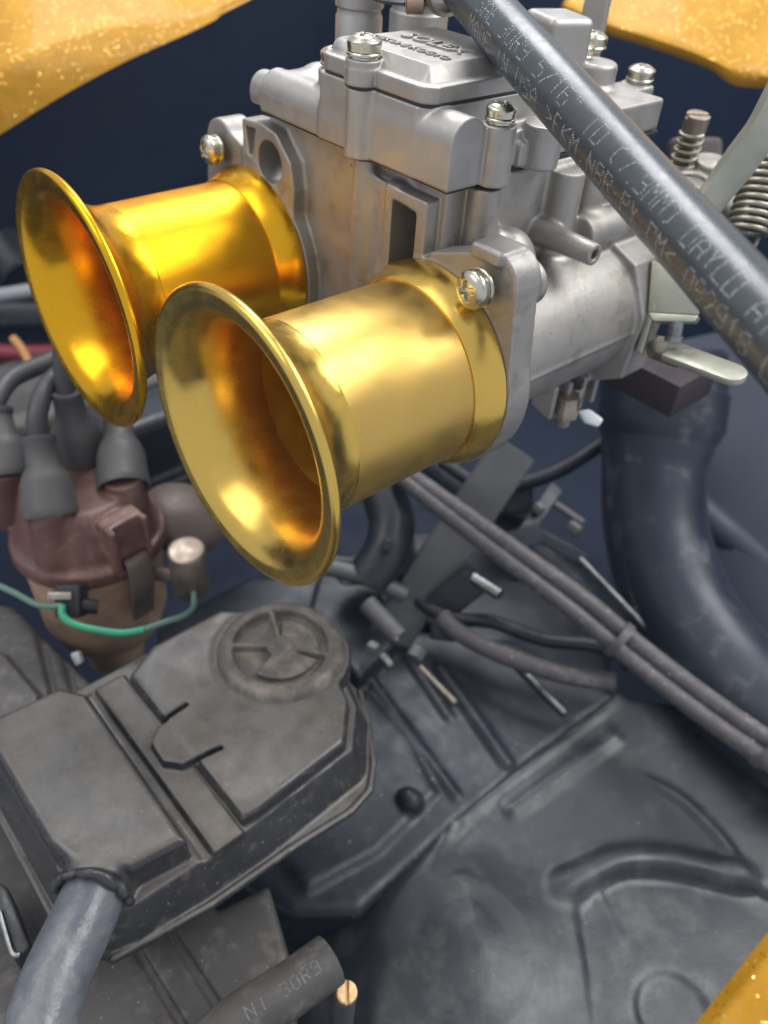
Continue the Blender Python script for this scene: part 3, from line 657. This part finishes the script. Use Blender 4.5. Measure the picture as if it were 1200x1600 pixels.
vobj('filler_cap', v, surf('dusty_cap_plastic', (.10, .095, .088), .55, 0, c2=(.13, .12, .105), big=30, dust=(.26, .22, .18), dust_amt=.5, dscale=110, gstr=.25, grain=1200), bc)

bh = thing('breather_hose', 'thick blue grey rubber hose bending down out of the black breather cover', 'hose', (136, 40, -140))
HB = [W(158, 1368, 252), W(146, 1398, 247), W(128, 1440, 242), W(104, 1490, 236), W(82, 1545, 230), W(64, 1610, 224), W(50, 1690, 216)]
obj('hose_tube', tube(HB, [9.0, 9.4, 9.6, 9.6, 9.8, 10, 10], 40, 10), M['bluehose'], bh)
hb = frames([HB[0], HB[1], HB[2]]); bx_ = HB[1]-HB[0]; bx_ /= np.linalg.norm(bx_); _, bu_, bw_ = basis(bx_)
obj('sealant_bead', tube([HB[0]+bx_*(6+rng.normal(0, .7))+(11.2+rng.normal(0, .35))*(math.cos(a)*bu_+math.sin(a)*bw_) for a in np.linspace(0, 2*math.pi, 30)], [1.3, 1.9, 1.1, 1.7, 1.2, 2.0, 1.3], 10, 3), M['plastic_dark'], bh)

# ------------------------------------------------------------------ second, smaller hose at the bottom, with print; brass screw
LH = [W(270, 1690, 236), W(370, 1600, 244), W(450, 1548, 252), W(516, 1500, 260)]
lh = thing('coolant_hose', 'short worn black hose with faded print and cut end beside the brass screw', 'hose', LH[2])
obj('hose_tube', tube(LH, 8.0, 36, 10), M['oldhose'], lh)
up = CC-LH[2]; up /= np.linalg.norm(up)
print_on(LH, 8, up, 'NI 30R9', 25, 6, 3.6, 2.2, 3.6, .22, .42, M['print_grey'], lh, 'printed_text')
bs = thing('brass_screw', 'small round slotted brass screw beside the cut end of the printed black hose', 'screw', W(541, 1551, 262))
q = W(541, 1551, 262); ax = CC-q; ax = ax/np.linalg.norm(ax)+np.array((-.2, .1, .2)); ax /= np.linalg.norm(ax)
v = Vol(q-7, q+7, .25); bx, bu, bw = basis(ax); v.add(scyl(q-ax*3, q+ax*1.2, 3.6, rd=.5)); v.cut(sobox(q+ax*1.6, ax, bu*.8-bw*.6, bw*.8+bu*.6, (1.2, 5, .42)))
vobj('screw_head', v, M['brass'], bs)
obj('screw_post', tube([q-ax*2.6, q-ax*4+np.array((0, 0, -10)), q-ax*4+np.array((0, 0, -40))], 4.0, 18), M['strap'], bs)

# ------------------------------------------------------------------ distributor, boots, leads, green wire
dc = W(140, 832, 354); dx, dy, dz = dc
di = thing('distributor', 'maroon distributor cap clipped on a rusty tan body behind the gold trumpets', 'distributor', (dx, dy, dz-60))
obj('distributor_body', lathe((dx, dy, dz), (0, 0, 1), [(-80, 13), (-64, 15), (-60, 19), (-54, 24), (-46, 26.5), (-44, 26.5), (-43, 27.6), (-20, 28.6), (-6, 29.4), (-2, 30), (0, 30)], 56), M['rust'], di)
v = Vol((dx-42, dy-42, dz-6), (dx+42, dy+42, dz+52), .7); D3 = np.array((dx, dy, dz))
v.add(scyl(D3+(0, 0, -3), D3+(0, 0, 4), 32.5, 32, rd=1.4)); v.add(scyl(D3+(0, 0, 0), D3+(0, 0, 27), 30, 23, rd=4), 2)
TW = [onz(x, y, dz+33)[:2]-D3[:2] for x, y in ((74, 782), (6, 722), (190, 740), (122, 694))]
for t in TW: v.add(scyl(D3+(t[0]*1.15, t[1]*1.15, 2), D3+(t[0], t[1], 31), 8.8, 7.8, rd=.8), 1.6)
cl = W(205, 842, 326); ca = cl[:2]-D3[:2]; ca /= np.linalg.norm(ca)
v.add(sobox(D3+(ca[0]*29, ca[1]*29, 14), (ca[0], ca[1], 0), (-ca[1], ca[0], 0), (0, 0, 1), (6, 8.5, 12), 1), 1.5)
v.cut(sobox(D3+(ca[0]*35, ca[1]*35, 17), (ca[0], ca[1], 0), (-ca[1], ca[0], 0), (0, 0, 1), (3.4, 6, 12), .6), .8)
vobj('distributor_cap', v, M['maroon'], di)
P_ = [D3+(ca[0]*r, ca[1]*r, z) for r, z in ((31, 7), (34.5, 8.5), (36, 4), (36.2, -8), (33.5, -20), (33, -26))]
obj('retaining_clip', soft(ribbon(P_, 5.2, .8, (-ca[1], ca[0], 0)), .2), M['tan'], di, 30)
cc = W(294, 882, 338)
obj('condenser', lathe(cc+np.array((0, 0, -14)), (.05, .1, 1), [(0, 6.5), (.8, 7.6), (24, 7.6), (25, 7.2), (25.3, 6.6), (25, 5.6)], 36), M['nickel'], di)
obj('condenser_strap', tube([cc+np.array((0, 0, -8)), cc*.5+D3*.5+np.array((0, 0, -14)), D3+np.array((-10, 20, -14))], 3.0, 12), M['tan'], di)
q = W(292, 800, 380)
obj('vacuum_canister', lathe(q, np.array((-.35, .25, .9)), [(-12, 17), (-8, 19.5), (-2, 20), (0, 19), (4, 15), (7, 8), (8, 5)], 44), surf('dusty_brown_steel', (.15, .115, .098), .5, .2, c2=(.20, .155, .13), big=40, gstr=.1), di)
q = W(112, 938, 322)
obj('coil_terminal', join(boxvf(q, r_, u_, f_, 5, 6.5, 5, 1.2), tube([q+r_*3-u_*2, q+r_*9-u_*3+f_*3], 3, 12, smooth=False)), M['black'], di)
obj('terminal_tab', boxvf(W(97, 930, 318), r_, u_, f_, 4.6, 1.5, 3, .5), M['zinc_dull'], di)
BT = [('dark grey rubber boot and plug lead in front, on the distributor tower beside the terminal', 0, [W(60, 682, 322), W(58, 650, 322), W(72, 606, 328), W(104, 576, 342), W(150, 550, 368)]),
      ('dark grey rubber boot and plug lead cut by the picture edge', 1, [W(-6, 640, 340), W(-4, 622, 341), W(18, 592, 350), W(60, 572, 362), W(110, 552, 376)]),
      ('wide grey rubber boot on the distributor tower under the far trumpet mouth', 2, [W(182, 640, 352), W(186, 610, 355), W(196, 570, 362)]),
      ('grey rubber boot and plug lead standing on the rear distributor tower behind the front boots', 3, [W(120, 660, 372), W(128, 610, 375), W(150, 560, 385)])]
for lb, i, path in BT:
    t = TW[i]; base = D3+(t[0], t[1], 26.)
    o = thing('plug_lead', lb, 'plug lead', base, 'plug leads on the distributor')
    top = np.array(path[0], float) if i != 3 else base+(0, 0, 34)
    if i == 3: path = [top, top+(-3, -3, 14), top+(-12, -10, 28), top+(-30, -24, 36)]
    ax = top-base; L = np.linalg.norm(ax)
    obj('boot', lathe(base, ax, [(5, 8.6), (-.5, 9.4), (-1, 10.4), (.6, 10.9), (2.4, 10.5), (L*.40, 9.8), (L*.52, 8.4), (L*.62, 6.4), (L*.9, 5.7), (L*.94, 6.5), (L, 6.5), (L, 4)], 36), M['boot'], o)
    obj('lead', tube([base+ax*.9]+list(path), 4.0, 16), M['lead'], o)
gw = thing('green_wire', 'thin green wire looping from the black terminal to the condenser', 'wire', W(190, 985, 318))
obj('faded_sheath', tube([W(-20, 908, 326), W(20, 925, 322), W(60, 945, 318), W(97, 947, 315)], 1.3, 10), M['green_grey'], gw)
obj('green_sheath', tube([W(97, 945, 314), W(98, 962, 313), W(115, 975, 313), W(150, 984, 314), W(190, 989, 316), W(225, 984, 318)], 1.45, 10), M['green'], gw)
obj('faded_sheath', tube([W(225, 984, 318), W(255, 973, 322), W(287, 962, 328), W(302, 948, 334), W(303, 925, 338)], 1.3, 10), M['green_grey'], gw)
wt = obj('cable_tie_end', soft(slab([W(108, 1022, 340), W(122, 1018, 340), W(128, 1036, 340), W(118, 1042, 340)], f_, 4), .8), M['white']); tag(wt, 'small white plastic tie end poking up below the green wire', 'cable tie')
wt = obj('tie_tail', soft(slab([W(903, 642, 308), W(922, 639, 307), W(944, 655, 306), W(936, 667, 306), W(914, 660, 307)], f_, 3), .8), M['white']); tag(wt, 'short white nylon tail under the carburettor throttle barrel', 'cable tie')

# ------------------------------------------------------------------ engine bay: setting
def sheet(name, P, mat, th=4.):
    n = np.cross(np.array(P[1])-P[0], np.array(P[-1])-P[0]); n = n/np.linalg.norm(n)*th
    o = obj(name, slab(P, n, 1.), mat); o['kind'] = 'structure'; return o
sheet('engine_bay_floor', [np.array(p, float) for p in ((-700, -700, -330), (500, -700, -330), (500, 420, -330), (-700, 420, -330))], M['case_dark'])
sheet('engine_bay_wall', [np.array(p, float) for p in ((-700, -640, -330), (500, -640, -330), (500, -640, 160), (-700, -640, 160))], M['case_dark'])
sheet('engine_bay_wall', [np.array(p, float) for p in ((-560, -700, -330), (-560, 420, -330), (-560, 420, 160), (-560, -700, 160))], M['wall_veil_tint'])

# engine case below everything
v = Vol((-190, -140, -300), (150, 110, -180), 1.4)
P = [tuple(onz(x, y, -212)[:2]) for x, y in ((250, 900), (560, 900), (640, 985), (800, 1000), (960, 1085), (830, 1180), (700, 1290), (560, 1420), (460, 1420), (250, 1300))]
v.add(sprism(P, 2, -300, -212, r=2, rd=5))
for a, b, r in (((570, 1050), (712, 1245), 2.0), ((688, 1045), (790, 1192), 3.2), ((640, 1030), (700, 1120), 2.2)):
    v.add(scap(onz(*a, -211), onz(*b, -212.5), r), 3)
v.add(sprism([tuple(onz(x, y, -206)[:2]) for x, y in ((575, 1075), (640, 1150), (680, 1230), (590, 1320), (480, 1380), (420, 1300))], 2, -230, -209.6, rd=2), 5)
v.add(sell(onz(640, 1250, -208), (5, 6, 5)), 2)
v.add(sprism([tuple(onz(x, y, -200)[:2]) for x, y in ((500, 890), (590, 900), (620, 1000), (560, 1060), (480, 960))], 2, -230, -200, rd=3), 3)
v.add(scyl(W(585, 850, 415)+np.array((0, 0, -25)), W(585, 800, 415)+np.array((0, 0, 4)), 20, 18, rd=4), 3)
v.add(sprism([tuple(onz(x, y, -222)[:2]) for x, y in ((640, 820), (800, 820), (960, 960), (960, 1085), (800, 1010), (660, 960))], 2, -260, -226, rd=4), 3)
case = vobj('engine_case', v, M['case']); tag(case, 'dark oily ribbed engine casing below the carburettor', 'engine')

# grey support strap under the carburettor
st = obj('support_strap', soft(barvf(W(805, 700, 418), W(608, 996, 432), -f_+.25*r_, 24, 3.5), .6), M['strap']); tag(st, 'flat grey steel strap running down from the carburettor to the engine casing', 'bracket')
# two sheathed cables tied together
cb = thing('control_cable', 'pair of dusty sheathed cables tied together and running down to the picture edge', 'cable', W(900, 950, 400))
for k, off in enumerate((np.zeros(3), (r_*.75+u_*.66)*7.8)):
    obj('cable_sheath', tube([W(622, 742, 420)+off*.5, W(700, 805, 400)+off*.7, W(800, 882, 394)+off*.9, W(900, 958, 390)+off, W(985, 1030, 383)+off, W(1090, 1112, 362)+off, W(1200, 1190, 338)+off, W(1290, 1250, 322)+off], 4.1, 18), M['cable'], cb)
for x, y, d in ((958, 1008, 385), (1186, 1178, 341)):
    q = W(x, y, d)+(r_*.75+u_*.66)*3.9; ax = W(985, 1030, 383)-W(900, 958, 390)
    obj('cable_tie', lathe(q, ax, [(-2, 8.3), (-2, 9.3), (2, 9.3), (2, 8.3)], 28, True), M['cable'], cb)
sh = obj('short_hose', tube([W(690, 962, 418), W(712, 985, 414), W(760, 1012, 408), W(820, 1036, 402), W(890, 1056, 396), W(960, 1066, 394)], 4.6, 18), M['cable']); tag(sh, 'short dusty curved hose tucked below the pair of cables', 'hose')
hs2 = obj('vacuum_hose', tube([W(470, 885, 410), W(520, 888, 412), W(580, 905, 415), W(632, 930, 418)], 4.4, 16), M['strap']); tag(hs2, 'thin grey hose passing under the near trumpet to the grey strap', 'hose')
hs3 = obj('fuel_pipe', tube([W(500, 872, 425), W(550, 878, 425), W(600, 892, 428), W(640, 895, 430)], 1.8, 12), M['cable']); tag(hs3, 'thin bent pipe above the grey hose beneath the near trumpet', 'pipe')
SG = 'bright studs and bolts on the engine casing'
def stud(p, q, r, lb, mat='stud', hexa=False):
    p = np.array(p, float); q = np.array(q, float); L = np.linalg.norm(q-p)
    o = obj('stud', lathe(p, q-p, [(0, r*.8), (.4, r), (L-.6, r), (L, r*.7)], 6 if hexa else 18), M[mat]); tag(o, lb, 'bolt', SG)
stud(W(738, 902, 415), W(782, 930, 408), 3.2, 'bright stud end just below the middle of the cables')
stud(W(905, 872, 436), W(1040, 1012, 412), 1.7, 'long thin bright rod between the cables and the curved manifold')
stud(onz(800, 1032, -211), onz(884, 1116, -211), 2.0, 'bright rod below the short curved hose')
stud(onz(656, 1042, -210), onz(712, 1100, -211), 2.0, 'dull stud end on the ribbed casing below the strap foot', 'zinc_dull')
stud(W(572, 942, 402), W(624, 998, 395), 5.0, 'fat grey bolt lying beside the foot of the grey strap', 'strap')
stud(W(594, 974, 397), W(622, 1002, 392), 2.2, 'bright thread end of the fat grey bolt by the strap foot')
stud(W(596, 1024, 385), W(612, 1044, 382), 2.6, 'small bright bolt tip beside the breather cover cap')
stud(W(575, 1010, 390), W(590, 1018, 388), 3.6, 'short grey bolt beside the breather cover cap', 'strap', True)
stud(W(655, 1012, 395), W(645, 1030, 392), 4.2, 'stubby grey bolt head below the strap foot', 'strap', True)
stud(W(850, 776, 446), W(912, 818, 440), 2.2, 'dull stud above the cables near the manifold', 'strap')
stud(W(890, 820, 440), W(906, 832, 436), 3.4, 'small pale nut above the cables', 'strap', True)
stud(W(836, 790, 436), W(848, 800, 434), 3.4, 'small grey nut nearest the upper end of the strap', 'strap', True)
cbk = obj('cable_bracket', join(soft(barvf(W(790, 850, 430), W(845, 832, 432), -f_, 11, 3), .5), soft(barvf(W(815, 840, 434), W(870, 760, 446), -f_, 8, 3), .5), soft(barvf(W(818, 845, 434), W(812, 905, 462), -f_, 9, 3), .5), soft(barvf(W(840, 836, 436), W(914, 876, 437), -f_, 7, 3), .5)), M['case']); tag(cbk, 'small grey angle bracket standing behind the cables', 'bracket')

def part_of_bay(name, vf, mat, lb, cat='engine part'):
    o = obj(name, vf, M[mat]); tag(o, lb, cat)
part_of_bay('stud_bracket', join(soft(barvf(W(672, 962, 428), W(748, 900, 421), -f_, 16, 4), .8), soft(barvf(W(700, 930, 428), W(690, 1000, 424), -f_, 12, 4), .8)), 'case', 'dark bracket plate carrying the bright stud below the cables', 'bracket')
part_of_bay('cross_pipe', tube([W(560, 640, 560), W(700, 742, 545), W(830, 850, 520), W(960, 975, 485), W(1000, 1030, 470)], 11, 20), 'pipe', 'dark pipe lost in shadow behind the cables and strap', 'pipe')
part_of_bay('wiring_loom', tube([W(690, 720, 500), W(760, 760, 490), W(850, 745, 482), W(930, 700, 480), W(990, 650, 482)], 4.5, 14), 'case', 'thin dark wiring loom below the throttle barrel', 'wire')
part_of_bay('starter_relay', join(boxvf(W(790, 775, 505), r_, u_, f_, 15, 11, 12, 2.5), boxvf(W(790, 752, 500), r_, u_, f_, 9, 3, 7, 1), tube([W(772, 742, 498), W(772, 765, 498)], 2.2, 12, smooth=False), tube([W(806, 744, 498), W(806, 767, 498)], 2.2, 12, smooth=False)), 'case', 'dark box shaped relay in the shadow under the carburettor', 'relay')
part_of_bay('earth_cable', tube([W(640, 930, 432), W(700, 965, 424), W(770, 972, 416), W(850, 1000, 412), W(935, 1010, 408), W(1010, 1040, 402)], 3.6, 14), 'case', 'black cable lying under the pair of sheathed cables', 'cable')
part_of_bay('breather_elbow', join(tube([W(575, 905, 418), W(600, 868, 420), W(612, 820, 425), W(600, 770, 432)], 12, 22), lathe(W(606, 852, 408), CC-W(606, 852, 408), [(0, 3.6), (3.4, 3.6), (4, 3)], 6)), 'case', 'dark rounded elbow with a bolt head under the near trumpet')

# curved manifold at the right
ma = thing('intake_manifold', 'large curved blue black intake pipe below the carburettor', 'manifold', W(1010, 850, 440))
obj('manifold_pipe', tube([W(1035, 560, 445), W(1035, 640, 446), W(1022, 730, 446), W(1025, 830, 442), W(1058, 940, 432), W(1125, 1045, 415), W(1215, 1130, 395), W(1320, 1200, 375)], [33, 33, 27.5, 27, 28, 29, 30, 30], 48, 12), M['pipe'], ma)
ax = W(1022, 730, 446)-W(1035, 640, 446)
obj('manifold_flange', lathe(W(1033, 655, 446), ax, [(-16, 32), (-14, 33.6), (4, 33.6), (10, 31), (16, 28)], 48), M['pipe'], ma)
fw = thing('heat_shield', 'tin panel with lens veil in its blue grey colour behind the curved intake pipe', 'panel', W(1130, 800, 520))
obj('shield_panel', soft(slab([W(930, 560, 560), W(1300, 480, 540), W(1400, 1200, 430), W(1100, 1000, 500)], f_, 5), 1), M['veil_tin'], fw)
obj('shield_rib', tube([W(1080, 790, 512), W(1150, 850, 502), W(1250, 930, 486), W(1340, 1000, 470)], 12, 20), M['veil_tin'], fw)

# big black tin shroud
v = Vol((-210, 10, -290), (110, 260, -196), 1.3)
SP = [tuple(onz(x, y, -215)[:2]) for x, y in ((975, 1082), (840, 1180), (700, 1285), (622, 1370), (585, 1480), (560, 1640))]+[(80, 260), (-210, 260), (-210, 130)]
v.add(sprism(SP, 2, -300, -215, rd=8))
for a, b, r, z in (((965, 1092), (705, 1290), 2.4, -216.2), ((705, 1290), (600, 1450), 2.4, -216), ((955, 1155), (800, 1268), 2.6, -216.9)): v.add(scap(onz(*a, z), onz(*b, z), r), 6)
S_ = [(1010, 1222), (1060, 1250), (1105, 1292), (1140, 1335), (1160, 1372)]
S_ = [tuple(q) for q in catmull([np.array(q, float) for q in S_], 4)]
for a, b in zip(S_, S_[1:]): v.add(scap(onz(*a, -216.5), onz(*b, -216.5), 1.4), 4)
RP = [tuple(onz(x, y, -215)[:2]) for x, y in ((905, 1395), (965, 1355), (1040, 1352), (1165, 1378), (1230, 1420), (1230, 1700), (960, 1700), (925, 1500))]
ra, rb = onz(1060, 1352, -215), onz(985, 1560, -215); rd_ = (rb-ra)[:2]; rl = rd_ @ rd_
def dished(x, y, z):                                     # deepest under the crease, running out to nothing
    t = np.clip(((x-ra[0])*rd_[0]+(y-ra[1])*rd_[1])/rl, 0, 1.2); return np.maximum(poly2(RP, x, y), (-218.4+4.6*t)-z)*.95
v.cut((dished, np.array((min(p[0] for p in RP), min(p[1] for p in RP), -222.)), np.array((max(p[0] for p in RP), max(p[1] for p in RP), -200.))), 7)
S_ = [(870, 1392), (915, 1370), (965, 1348), (1040, 1348), (1110, 1362), (1165, 1374)]
S_ = [tuple(q) for q in catmull([np.array(q, float) for q in S_], 4)]
for a, b in zip(S_, S_[1:]): v.add(scap(onz(*a, -217.6), onz(*b, -217.6), 2.0), 8)
v.add(scap(onz(930, 1400, -219.6), onz(968, 1478, -219.8), 1.4), 4)
v.add(sell(onz(720, 1500, -219)-np.array((0, 0, 62)), (74, 74, 74)), 12)
v.add(sell(onz(885, 1385, -216)-np.array((0, 0, 10.3)), (11, 11, 11)), 5)
v.add(scap(onz(725, 1385, -213.4), onz(752, 1490, -211.6), 1.8, 1.2), 6)
q = onz(1055, 1580, -215); v.cut(scyl(q+(0, 0, -2.0), q+(0, 0, 10), 13, 17, rd=1), 4)
sd = vobj('cooling_shroud', v, M['shroud']); tag(sd, 'large dusty black tin cooling shroud with creases below the cables', 'shroud')

# lower tin under the breather cover
v = Vol((40, -90, -215), (260, 140, -160), 1.1)
LT = [tuple(onz(x, y, -178)[:2]) for x, y in ((340, 1420), (420, 1380), (455, 1500), (470, 1640))]+[(140, 140), (255, 140), (255, -80), (150, -86), (110, -60)]
v.add(sprism(LT, 2, -210, -178, rd=3))
for a, b in (((290, 1470), (345, 1600)), ((225, 1480), (300, 1650))):
    v.cut(sobox((onz(*a, -178)+onz(*b, -178))/2, *[np.array(q) for q in ((0, 1, 0), (1, 0, 0), (0, 0, 1))], (40, 1.4, 2)), 1.5)
tn = vobj('engine_tin', v, M['tinbrown']); tag(tn, 'flat dusty grey engine tin with grooves under the breather cover', 'engine tin')
# fan housing at the left behind the cover
v = Vol((60, -190, -230), (230, -50, -120), 1.1)
FP = [tuple(onz(x, y, -142)[:2]) for x, y in ((-60, 930), (20, 945), (80, 1005), (140, 1062), (160, 1090), (-60, 1200))]
v.add(sprism(FP, 2, -230, -142, rd=3))
v.add(sprism([tuple(onz(x, y, -139)[:2]) for x, y in ((-60, 1000), (8, 1020), (62, 1085), (60, 1150), (-60, 1200))], 2, -160, -138.5, rd=2), 1.5)
for dx_ in (30, 62):
    v.cut(sobox((onz(20+dx_, 1010, -142)+onz(70+dx_, 1080, -142))/2, (.25, .97, 0), (.97, -.25, 0), (0, 0, 1), (30, 1.2, 2.0)), 1)
fh = vobj('fan_housing', v, M['tinbrown']); tag(fh, 'grey black fan housing corner below the distributor, with white specks', 'fan housing')
tb = thing('clip_bracket', 'glossy black clip bracket beside the breather cover edge and hose', 'bracket', onz(20, 1460, -160))
obj('clip_body', soft(slab([onz(-30, 1360, -156), onz(12, 1385, -156), onz(48, 1480, -156), onz(22, 1500, -156), onz(-30, 1400, -156)], (0, 0, -1), 14), 1.2), M['plastic_dark'], tb)
obj('clip_edge', tube([onz(0, 1425, -155), onz(10, 1460, -155), onz(20, 1490, -155), onz(32, 1492, -155)], 1.0, 10), M['stud'], tb)

# things at the far left
gp = obj('grey_tube', tube([W(-60, 466, 520), W(0, 461, 515), W(60, 452, 510), W(150, 440, 505)], 4.4, 16), M['grey_pipe']); tag(gp, 'pale grey straight tube behind the far trumpet mouth', 'pipe')
rc = obj('red_cable', tube([W(-60, 545, 500), W(0, 551, 498), W(50, 553, 496), W(130, 550, 495)], 5.5, 14), M['red']); tag(rc, 'dark red cable behind the plug leads', 'cable')
oc = obj('orange_wire', tube([W(20, 528, 470), W(34, 545, 468), W(48, 572, 462), W(56, 590, 460)], 2.4, 12), M['orange']); tag(oc, 'short orange wire crossing above the plug leads', 'wire')
v = Vol(W(60, 620, 470)-110, W(60, 620, 470)+110, 2.2)
v.add(sobox(W(60, 660, 470), (1, 0, 0), (0, 1, 0), (0, 0, 1), (80, 34, 26), 9)).add(scap(W(-40, 610, 450), W(120, 590, 470), 12), 8)
bk = vobj('rocker_housing', v, M['tinbrown']); tag(bk, 'grey cast housing behind the distributor leads', 'engine part')
v = Vol(W(30, 400, 560)-90, W(30, 400, 560)+90, 2.5)
v.add(scyl(W(0, 380, 560), W(40, 430, 560), 16)).add(sobox(W(20, 500, 560), r_, u_, f_, (40, 10, 20), 6), 4)
bk = vobj('dark_solenoid', v, M['case']); tag(bk, 'blurred dark cylinder shape behind the far trumpet mouth', 'engine part')
v = Vol(W(280, 700, 430)-75, W(280, 700, 430)+75, 1.6)
v.add(sobox(W(285, 690, 432), (1, 0, 0), (0, 1, 0), (0, 0, 1), (46, 16, 30), 5)).add(sobox(W(255, 735, 425), (1, 0, 0), (0, 1, 0), (0, 0, 1), (50, 18, 5), 2), 2)
bk = vobj('cylinder_head', v, M['case']); tag(bk, 'dark grey cast block between the two trumpet mouths', 'engine part')

# ------------------------------------------------------------------ gold metalflake body around the opening
cbod = thing('car_body', 'gold metalflake painted bodywork edging the engine opening', 'car body', (-100, -100, 0))
def panel(bot, top, out, n_out, drop=None, th=2.5):
    B = catmull(bot, 8); T = catmull(top, 8); rows = []
    out = np.array(out, float)
    sec = []
    for b, t in zip(B, T):
        inn = b+out*.06*n_out
        sec.append([inn, b+out*2, b, b*.75+t*.25, b*.4+t*.6, t*.93+b*.07, t+out*1.2, t+out*6]+[t+out*q+np.array((0, 0, 1))*q*0.0 for q in np.linspace(14, n_out, 8)])
    m = len(sec[0]); V = [p for s in sec for p in s]; F = []
    for i in range(len(sec)-1):
        for k in range(m-1): F.append((i*m+k, i*m+k+1, (i+1)*m+k+1, (i+1)*m+k))
    return V, F
def addpanel(vf):
    o = obj('body_panel', vf, M['flake'], cbod, 60); md = o.modifiers.new('thickness', 'SOLIDIFY'); md.thickness = .0018; md.offset = -1; return o
addpanel(panel([W(-90, 262, 395), W(0, 203, 400), W(100, 141, 412), W(200, 88, 430), W(300, 44, 450), W(385, 2, 470), W(470, -40, 490)],
               [W(-90, 165, 385), W(0, 113, 392), W(80, 76, 406), W(165, 50, 424), W(260, 27, 446), W(345, 2, 468), W(440, -43, 489)], np.array((-.35, -.8, .36)), 330))
addpanel(panel([W(880, 16, 440), W(952, 48, 430), W(1010, 66, 420), W(1070, 86, 412), W(1115, 104, 406), W(1150, 127, 402), W(1200, 133, 396), W(1290, 150, 385)],
               [W(880, 8, 438), W(952, 39, 428), W(1010, 57, 418), W(1070, 77, 410), W(1115, 95, 404), W(1150, 113, 400), W(1200, 121, 394), W(1290, 138, 383)], np.array((-.85, -.2, .42)), 330))
addpanel(panel([W(1040, 1660, 148), W(1085, 1602, 150), W(1140, 1532, 152), W(1200, 1456, 155), W(1280, 1350, 160)],
               [W(1070, 1660, 144), W(1118, 1604, 146), W(1170, 1540, 148), W(1222, 1474, 151), W(1300, 1370, 156)], np.array((.0, .97, -.1)), 160))

# ------------------------------------------------------------------ thin even volume added to stand in for lens glare
hv, hf = boxvf((-100, -150, -520), (1, 0, 0), (0, 1, 0), (0, 0, 1), 1500, 1500, 850, 0)
me_ = bpy.data.meshes.new('glare_veil'); me_.from_pydata([tuple(np.array(p)*K) for p in hv], [], hf)
hm = bpy.data.materials.new('glare_veil'); hm.use_nodes = True; nt_ = hm.node_tree; nt_.nodes.remove(nt_.nodes['Principled BSDF'])
pv = nt_.nodes.new('ShaderNodeVolumePrincipled'); pv.inputs['Color'].default_value = (.50, .70, 1, 1); pv.inputs['Density'].default_value = .020
nt_.links.new(pv.outputs[0], nt_.nodes['Material Output'].inputs['Volume'])
ho = put('glare_veil', me_, hm); ho['kind'] = 'stuff'
